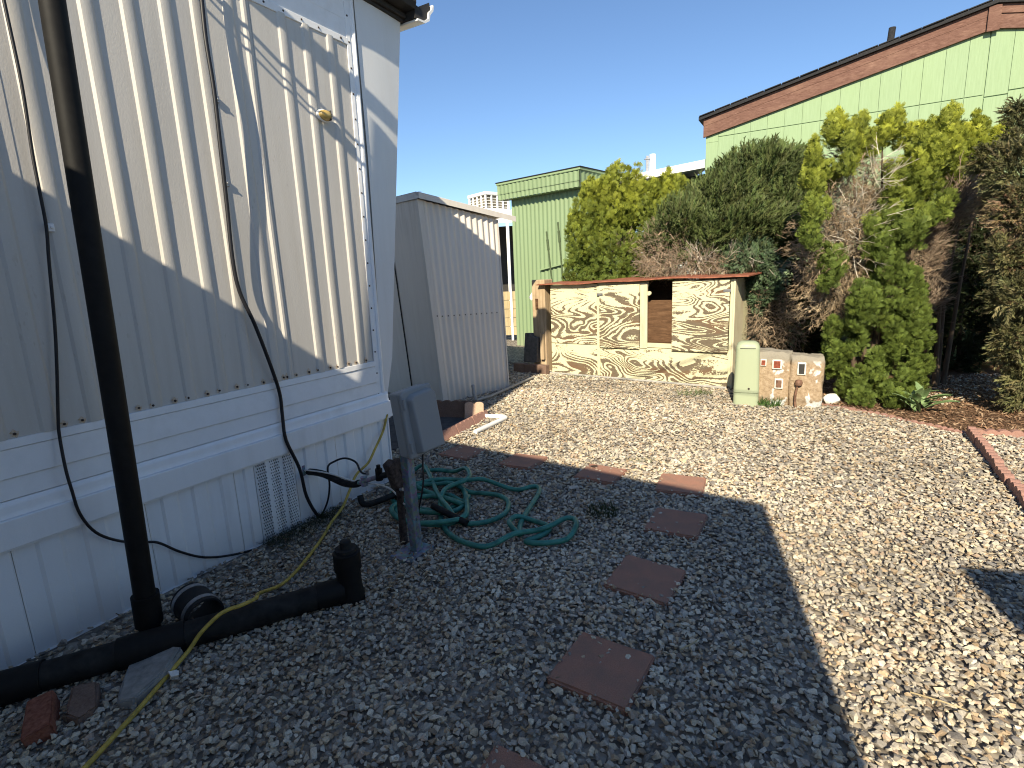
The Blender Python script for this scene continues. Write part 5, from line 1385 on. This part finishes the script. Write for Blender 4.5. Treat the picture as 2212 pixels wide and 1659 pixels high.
r1 = (1.9, 8.6, 0)
s1 = empty('golden_arborvitae', r1, 0, 'golden green arborvitae shrub behind the left half of the cabinet', 'shrub', 'shrubs along the green house')
thuja('foliage', rel(B1, r1), s1, 330, (.062, .10), (GREEN_G, GOLD), (1.35, 2.95), (22, .08, .14))
stems('trunk', r1, [(1.3, 8.5, 2.2), (1.6, 8.6, 2.6), (2.1, 8.6, 2.6), (2.5, 8.6, 2.5)], s1)
deadwood('dead_branch', rel([(2.25, 8.25, 1.62, .35, .3), (1.75, 8.2, 1.75, .25, .3)], r1), s1, 160, (.12, .25), ((.22, .17, .12), (.36, .29, .22)))
r2 = (3.1, 7.6, 0)
s2 = empty('dark_juniper', r2, 0, 'dark green feathery juniper behind the right half of the cabinet', 'shrub', 'shrubs along the green house')
juniper('foliage', rel(B2[:7] + B2[9:], r2), s2, 560, (.11, .21), (0.125, 0.16, 0.058), (0.22, -0.1, 0.8))
juniper('foliage', rel(B2[7:9], r2), s2, 950, (.07, .14), (0.15, 0.22, 0.125), (-0.2, -0.2, 0.1))['label'] = 'blue green lower foliage'
dead_fronds('dead_foliage', rel(B2d, r2), s2, 300, (.06, .12), ((.24, .17, .12), (.42, .33, .24)))
deadwood('dead_branch', rel(B2d, r2), s2, 200, (.08, .22), ((.20, .15, .11), (.36, .30, .23)), (0, 0, 0.1))
deadwood('dead_branch', rel([(3.0, 7.05, 1.55, .42, .14), (2.6, 7.15, 1.6, .3, .12)], r2), s2, 70, (.16, .34), ((.42, .38, .33), (.55, .50, .44)), (0.2, -0.4, 0.2))
stems('trunk', r2, [(2.5, 7.6, 2.0), (3.0, 7.6, 2.3), (3.5, 7.6, 2.4), (3.8, 7.5, 2.3), (3.5, 6.95, 1.2)], s2)
r3 = (3.8, 5.65, 0)
s3 = empty('golden_arborvitae', r3, 0, 'large half dead arborvitae with yellow tips and bare brown middle', 'shrub', 'shrubs along the green house')
thuja('foliage', rel(B3, r3), s3, 900, (.045, .074), ((0.120, 0.168, 0.036), (0.36, 0.385, 0.052)), (1.55, 2.92), (30, .055, .095))
B3k = [(x, y + 0.24, z, r, rz) for x, y, z, r, rz in B3d]
deadwood('dead_branch', rel(B3k, r3), s3, 190, (.07, .18), ((.22, .17, .125), (.46, .39, .30)), (0.1, -0.2, 0.2), 0.6)
dead_fronds('dead_foliage', rel(B3k, r3), s3, 420, (.07, .13), ((.24, .17, .11), (.46, .36, .25)))
dead_fronds('dead_foliage', rel([(3.45, 5.72, 1.1, .30, .40), (4.05, 5.68, 1.25, .22, .5), (4.1, 5.7, .85, .25, .3)], r3), s3, 520, (.06, .11), ((.33, .24, .15), (.52, .42, .29)))
deadwood('dead_branch', rel([(3.5, 5.5, 1.75, .38, .5), (3.75, 5.6, 2.3, .25, .35)], r3), s3, 40, (.12, .26), ((.40, .35, .29), (.58, .53, .46)), (0.1, -0.5, 0.2))
stems('trunk', r3, [(3.3, 5.7, 2.3), (3.6, 5.8, 2.5), (3.9, 5.8, 2.6), (4.2, 5.7, 2.4), (4.4, 5.7, 2.5), (3.7, 5.6, 1.6)], s3, 0.035)
r4 = (5.0, 6.1, 0)
s4 = empty('golden_arborvitae', r4, 0, 'arborvitae with golden top over leaning dead branches, right of the half dead one', 'shrub', 'shrubs along the green house')
thuja('foliage', rel(B3b, r4), s4, 1200, (.038, .068), ((0.085, 0.14, 0.024), (0.33, 0.345, 0.040)), (1.7, 2.95), (30, .055, .095))
dead_fronds('dead_foliage', rel(B3bd, r4), s4, 300, (.04, .09), ((.20, .14, .10), (.36, .28, .20)))
deadwood('dead_branch', rel(B3bd, r4), s4, 300, (.12, .30), ((.17, .12, .09), (.33, .26, .20)), (0.7, 0.1, 0.75), 0.3)
stems('trunk', r4, [(4.8, 6.0, 2.6), (5.1, 6.1, 2.5), (5.4, 6.3, 2.6), (4.4, 5.8, 1.5)], s4)
r5 = (4.95, 5.0, 0)
s5 = empty('dry_conifer', r5, 0, 'dry olive conifer with rusty brown patches at the right edge', 'shrub', 'shrubs along the green house')
juniper('foliage', rel(B4, r5), s5, 520, (.09, .16), (0.20, 0.195, 0.095), (-0.45, -0.25, 0.15), 0.35)
juniper('foliage', rel(B4d, r5), s5, 620, (.06, .12), (0.36, 0.27, 0.165), (-0.3, -0.25, -0.1), 0.35)['label'] = 'rusty brown dead foliage'
stems('trunk', r5, [(4.8, 5.1, 2.3), (5.0, 5.0, 2.4), (5.1, 5.0, 1.6), (4.8, 4.9, 1.2)], s5)
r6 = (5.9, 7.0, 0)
s6 = empty('dark_fill_shrub', r6, 0, 'fill shrub coloured dark for the deep shade between the arborvitae and the dry conifer', 'shrub', 'shrubs along the green house')
juniper('foliage', rel(CAV, r6), s6, 170, (.16, .26), (0.045, 0.06, 0.026), (0, 0, 0.4))  # foliage coloured dark to stand in for the gap's deep shade
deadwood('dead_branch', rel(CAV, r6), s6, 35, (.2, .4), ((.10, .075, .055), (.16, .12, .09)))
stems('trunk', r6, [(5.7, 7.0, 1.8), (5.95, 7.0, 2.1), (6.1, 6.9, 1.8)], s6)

# broad leaved weed at the edge of the bed
wd = empty('broadleaf_weed', (3.93, 5.02, 0), 0, 'broad leaved green weed at the edge of the mulch bed', 'plant')
def leaf_mesh():
    q = MB(); n = 6
    for i in range(n + 1):
        t_ = i / n; w = 0.21 * math.sin(math.pi * min(1, t_ * .92 + .06)) ** .8 * (1 + .18 * math.sin(i * 3.3)); z = 0.55 * t_ - 0.45 * t_ * t_
        q.v += [(-w, t_, z + 0.05), (0, t_, z), (w, t_, z + 0.05)]
    for i in range(n):
        b = i * 3; q.f += [(b, b + 1, b + 4, b + 3), (b + 1, b + 2, b + 5, b + 4)]
    q.mi = [0] * len(q.f)
    return q
lf = leaf_mesh().build('leaf', M['broadleaf'], wd, smooth=60)
lf.scale = (.16, .24, .16); lf.rotation_euler = (R(20), 0, 0)
for k in range(30):
    s = random.uniform(.11, .21)
    o = dup_part(lf, wd, (random.uniform(-.10, .10), random.uniform(-.08, .08), random.uniform(0, .10)), (R(random.uniform(-5, 60)), R(random.uniform(-20, 20)), random.uniform(0, 6.28)), (s, s * 1.35, s * 1.2))

# grass tufts and clover
def blades(name, pts, hgt, col, label=None, cat=None, kind=None, spread=.5):
    n = len(pts); P = np.array(pts)
    tv = np.array([[-.03, 0, 0], [.03, 0, 0], [.022, .10, .55], [-.022, .10, .55], [0, .32, 1.0]]); tt = np.array([[0, 1, 2], [0, 2, 3], [3, 2, 4]])
    up = np.tile([0, 0, 1.0], (n, 1)) + RNG.normal(size=(n, 3)) * spread; up[:, 2] = np.abs(up[:, 2]) + .15
    Rm = frame_from(up, RNG.normal(size=(n, 3)))
    c0 = P.mean(0) * np.array([1, 1, 0])
    c = np.array(col)[None] * RNG.uniform(.6, 1.4, (n, 1))
    o = scatter(name, [(tv, tt)], P - c0, Rm, RNG.uniform(hgt * .5, hgt, n), c, M['grass'])
    o.location = c0
    return tag(o, label, cat, None, kind)
def disc(cx_, cy_, rx, ry, n, z=0.0):
    a = RNG.uniform(0, 2 * np.pi, n); r = np.sqrt(RNG.uniform(0, 1, n))
    return np.stack([cx_ + rx * r * np.cos(a), cy_ + ry * r * np.sin(a), np.full(n, z)], 1)
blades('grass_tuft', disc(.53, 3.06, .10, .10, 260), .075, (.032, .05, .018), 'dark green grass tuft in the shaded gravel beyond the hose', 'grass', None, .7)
blades('grass_tuft', disc(2.16, 6.15, .22, .10, 120), .10, (.10, .15, .05), 'thin grass tuft at the right foot of the cabinet', 'grass', None, .6)
blades('dry_grass', disc(1.0, 7.55, .40, .07, 130), .07, (.10, .14, .05), kind='stuff', spread=.6)
blades('grass_tuft', disc(2.72, 5.48, .12, .10, 160), .13, (.06, .13, .03), 'green weeds between the pedestal and the painted block', 'grass', None, .6)
blades('grass_tuft', disc(.98, 3.95, .13, .05, 70), .05, (.10, .16, .04), 'little green weed in the sunlit gravel beside the pavers', 'grass', None, .7)
blades('grass_tuft', disc(2.58, 4.2, .04, .04, 16), .09, (.10, .09, .06), 'tiny dry sprout in the middle of the sunlit gravel', 'grass', None, .5)
blades('grass_tuft', disc(1.72, 4.9, .05, .04, 26), .06, (.10, .15, .05), 'tiny green weed in the sunlit gravel in front of the cabinet', 'grass', None, .6)
blades('grass_tuft', disc(.2, 5.6, .06, .05, 30), .05, (.10, .14, .05), 'tiny weed in the sunlit gravel right of the white pvc elbow', 'grass', None, .6)
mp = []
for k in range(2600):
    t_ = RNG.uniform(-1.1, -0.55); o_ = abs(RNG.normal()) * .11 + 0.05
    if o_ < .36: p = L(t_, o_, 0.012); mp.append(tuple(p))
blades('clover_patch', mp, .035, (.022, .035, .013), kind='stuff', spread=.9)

# ------------------------------------------------------------------ gravel: every stone real, one joined mass
def hull(seed, n=13):
    rr = np.random.default_rng(seed); p = rr.normal(size=(n, 3)); p /= np.linalg.norm(p, axis=1)[:, None]; p *= rr.uniform(.78, 1.08, (n, 1))
    bm = bmesh.new()
    for v in p: bm.verts.new(v)
    res = bmesh.ops.convex_hull(bm, input=bm.verts)
    bmesh.ops.triangulate(bm, faces=bm.faces)
    loose = [v for v in bm.verts if not v.link_faces]
    bmesh.ops.delete(bm, geom=loose, context='VERTS')
    bm.verts.index_update()
    V = np.array([v.co[:] for v in bm.verts]); F = np.array([[v.index for v in f.verts] for f in bm.faces]); bm.free()
    return V, F
ST = [hull(k, 11) for k in range(14)]
ST2 = [hull(40 + k, 9) for k in range(10)]
def inside(P, poly):
    x, y = P[:, 0], P[:, 1]; r = np.zeros(len(P), bool); n = len(poly); j = n - 1
    for i in range(n):
        xi, yi = poly[i]; xj, yj = poly[j]
        c = ((yi > y) != (yj > y)) & (x < (xj - xi) * (y - yi) / (yj - yi + 1e-12) + xi); r ^= c; j = i
    return r
def seg_poly(A, u, v, a0, a1, b0, b1): return [tuple((A + u * a + v * b)[:2]) for a, b in ((a0, b0), (a1, b0), (a1, b1), (a0, b1))]
SKIP = [seg_poly(C0, T, NRM, -8, .06, -4, .035), seg_poly(SO, SU, SB, -.02, 1.12, 0.0, 3), seg_poly(CA, CU, Vector((.616, .788, 0)), -.02, 2.72, 0.005, .7), BED,
        [(-1.5, 4.35), (-0.70, 4.62), (-0.44, 5.10), (-0.34, 5.42), (-0.50, 5.55), (-0.95, 6.3), (-2.4, 7.2)]]
def field(x0, x1, y0, y1, sp, keep):
    xs = np.arange(x0, x1, sp); ys = np.arange(y0, y1, sp * .9)
    X, Y = np.meshgrid(xs, ys); P = np.stack([X.ravel(), Y.ravel()], 1)
    P += RNG.uniform(-.5, .5, P.shape) * sp * 1.1
    m = keep(P)
    for s in SKIP: m &= ~inside(P, s)
    dn = (P[:, 0] - C0.x) * NRM.x + (P[:, 1] - C0.y) * NRM.y
    w = .5 + .5 * np.sin(P[:, 0] * 4.1 + P[:, 1] * 2.3)
    m &= ~((dn < .16 + .14 * w) & (P[:, 1] < 3.9) & (RNG.uniform(size=len(P)) < .55))
    return P[m]
PAL = np.array([(.30, .285, .27), (.38, .36, .33), (.50, .47, .42), (.56, .525, .45), (.54, .475, .37), (.45, .36, .26), (.30, .235, .175), (.19, .18, .175), (.46, .37, .305), (.62, .59, .52), (.26, .255, .26)])
PW = np.array([.13, .15, .15, .14, .13, .08, .05, .05, .04, .05, .03]); PW /= PW.sum()
def stones(P, r0, r1, temps, name, z=0.0):
    n = len(P)
    r = RNG.uniform(0, 1, n) ** 1.6 * (r1 - r0) + r0
    big = RNG.uniform(size=n) > .985; r = np.where(big, r * 1.45, r)
    S = np.stack([r * RNG.uniform(.9, 1.45, n), r * RNG.uniform(.7, 1.05, n), r * RNG.uniform(.42, .75, n)], 1)
    up = np.tile([0, 0, 1.0], (n, 1)) + RNG.normal(size=(n, 3)) * .27
    Rm = frame_from(up, RNG.normal(size=(n, 3)))
    c = PAL[RNG.choice(len(PAL), n, p=PW)] * RNG.uniform(.82, 1.18, (n, 1)) * np.array([1.03, 0.985, 0.905])
    c = c * (1 + .10 * np.sin(P[:, 0] * 1.9 + 1.3 * np.sin(P[:, 1] * 1.1)) + .08 * np.sin(P[:, 1] * 3.1 + P[:, 0] * 2.2))[:, None]
    zz = z + RNG.uniform(-.006, .010, n) + .004 * np.sin(P[:, 0] * 5) * np.sin(P[:, 1] * 4.3)
    pos = np.stack([P[:, 0], P[:, 1], zz], 1)
    return tag(scatter(name, temps, pos, Rm, S, c, M['stone']), kind='stuff')
near = lambda P: (np.abs(P[:, 0]) < P[:, 1] * 1.02 + .45)
Pn = field(-2.6, 3.4, 0.75, 3.25, .0208, near)
stones(Pn, .0092, .0195, ST, 'gravel')
Pm = field(-2.2, 4.4, 3.25, 5.4, .0235, near)
stones(Pm, .0118, .0208, ST2, 'gravel')
Pf = field(-1.5, 3.2, 5.4, 9.2, .028, near)
stones(Pf, .0145, .0235, ST2, 'gravel')
# stones kicked up over the rims of the pavers
Pk = []
for (x, y), a, lab in PAV:
    for k in range(15):
        u, v = random.uniform(-.16, .16), random.choice((-1, 1)) * random.uniform(.132, .158)
        if random.random() < .5: u, v = v, u
        ca_, sa_ = math.cos(R(-a)), math.sin(R(-a))
        Pk.append((x + u * ca_ - v * sa_, y + u * sa_ + v * ca_))
stones(np.array(Pk), .006, .015, ST, 'gravel', 0.022)
# gravel strip outside the right edging and inside the shaded path beyond it
def strip(P): return inside(P, [(3.80, 4.20), (2.6, 2.3), (4.2, 2.3), (5.6, 3.6), (3.95, 4.15)])
Ps = field(2.6, 5.6, 2.3, 4.3, .028, strip)
del SKIP[3]
Pp = field(4.2, 7.5, 4.6, 6.8, .045, lambda P: inside(P, [(4.25, 5.2), (4.9, 5.35), (6.5, 5.2), (7.3, 6.6), (5.0, 6.6), (4.45, 5.9)]))
stones(Pp, .013, .022, ST2, 'gravel')
# mulch chips, fallen needles
ct = [(np.array([[-1, -.25, 0], [1, -.2, .05], [.8, .3, .1], [-.9, .25, .02], [0, 0, .22]]), np.array([[0, 1, 4], [1, 2, 4], [2, 3, 4], [3, 0, 4]]))]
Pc = field(2.5, 6.0, 3.9, 6.6, .030, lambda P: inside(P, BED))
nc = len(Pc)
cc_ = np.array([(.20, .115, .07), (.28, .17, .10), (.13, .08, .05), (.36, .25, .16)])[RNG.integers(0, 4, nc)] * RNG.uniform(.7, 1.3, (nc, 1))
upc = np.tile([0, 0, 1.0], (nc, 1)) + RNG.normal(size=(nc, 3)) * .35
tag(scatter('bark_chips', ct, np.stack([Pc[:, 0], Pc[:, 1], RNG.uniform(-.002, .012, nc)], 1), frame_from(upc, RNG.normal(size=(nc, 3))), RNG.uniform(.008, .026, nc), cc_, M['chip']), kind='stuff')
# fallen dry needles and leaf bits caught in the gravel
Pl = np.concatenate([field(-2, 3.6, 1.0, 7.6, .17, near), field(-1.6, -.3, 2.2, 3.6, .05, near)])
nl = len(Pl)
cl = np.array([(.20, .12, .07), (.30, .21, .12), (.12, .085, .055)])[RNG.integers(0, 3, nl)] * RNG.uniform(.7, 1.3, (nl, 1))
tag(scatter('leaf_litter', ct, np.stack([Pl[:, 0], Pl[:, 1], RNG.uniform(.010, .018, nl)], 1), frame_from(np.tile([0, 0, 1.0], (nl, 1)) + RNG.normal(size=(nl, 3)) * .5, RNG.normal(size=(nl, 3))), RNG.uniform(.006, .017, nl), cl, M['chip']), kind='stuff')
# a few dry twigs on the gravel
for k, (a, b) in enumerate([((-0.16, 1.77, .022), (-0.03, 1.86, .026)), ((0.60, 1.80, .022), (0.70, 1.86, .026)), ((1.30, 1.55, .02), (1.42, 1.46, .024))]):
    m = MB(); A1, B1_ = Vector(a), Vector(b); m.tube([A1, A1.lerp(B1_, .5) + Vector((.008, -.006, .004)), B1_], [.003, .0028, .0015], 5); m.tube([A1.lerp(B1_, .45), A1.lerp(B1_, .1) + Vector((.03, -.03, .002))], [.0022, .001], 5)
    tag(m.build('dry_twig', M['fence_wood']), ['pale forked twig on the gravel left of the large near paver', 'short twig on the gravel right of the large near paver', 'brown twig in the sunlit gravel near the shade edge'][k], 'twig', 'dry twigs on the gravel')


q = MB(); q.v = [(0.030 * math.cos(a) * (1 + .3 * math.sin(3 * a)), 0.016 * math.sin(a), 0.003 + 0.004 * math.sin(2 * a)) for a in np.linspace(0, 2 * math.pi, 14, endpoint=False)] + [(0, 0, 0.0)]
q.f = [(i, (i + 1) % 14, 14) for i in range(14)]; q.mi = [0] * 14
o = q.build('dry_leaf', simple('dark_dry_leaf', (0.05, 0.03, 0.02), 0.8, 0.3, 60, 0.2)); o.location = (0.585, 3.815, 0.0285); o.rotation_euler = (0, 0, R(-20))
tag(o, 'dark curled leaf on the half lit red paver', 'leaf')
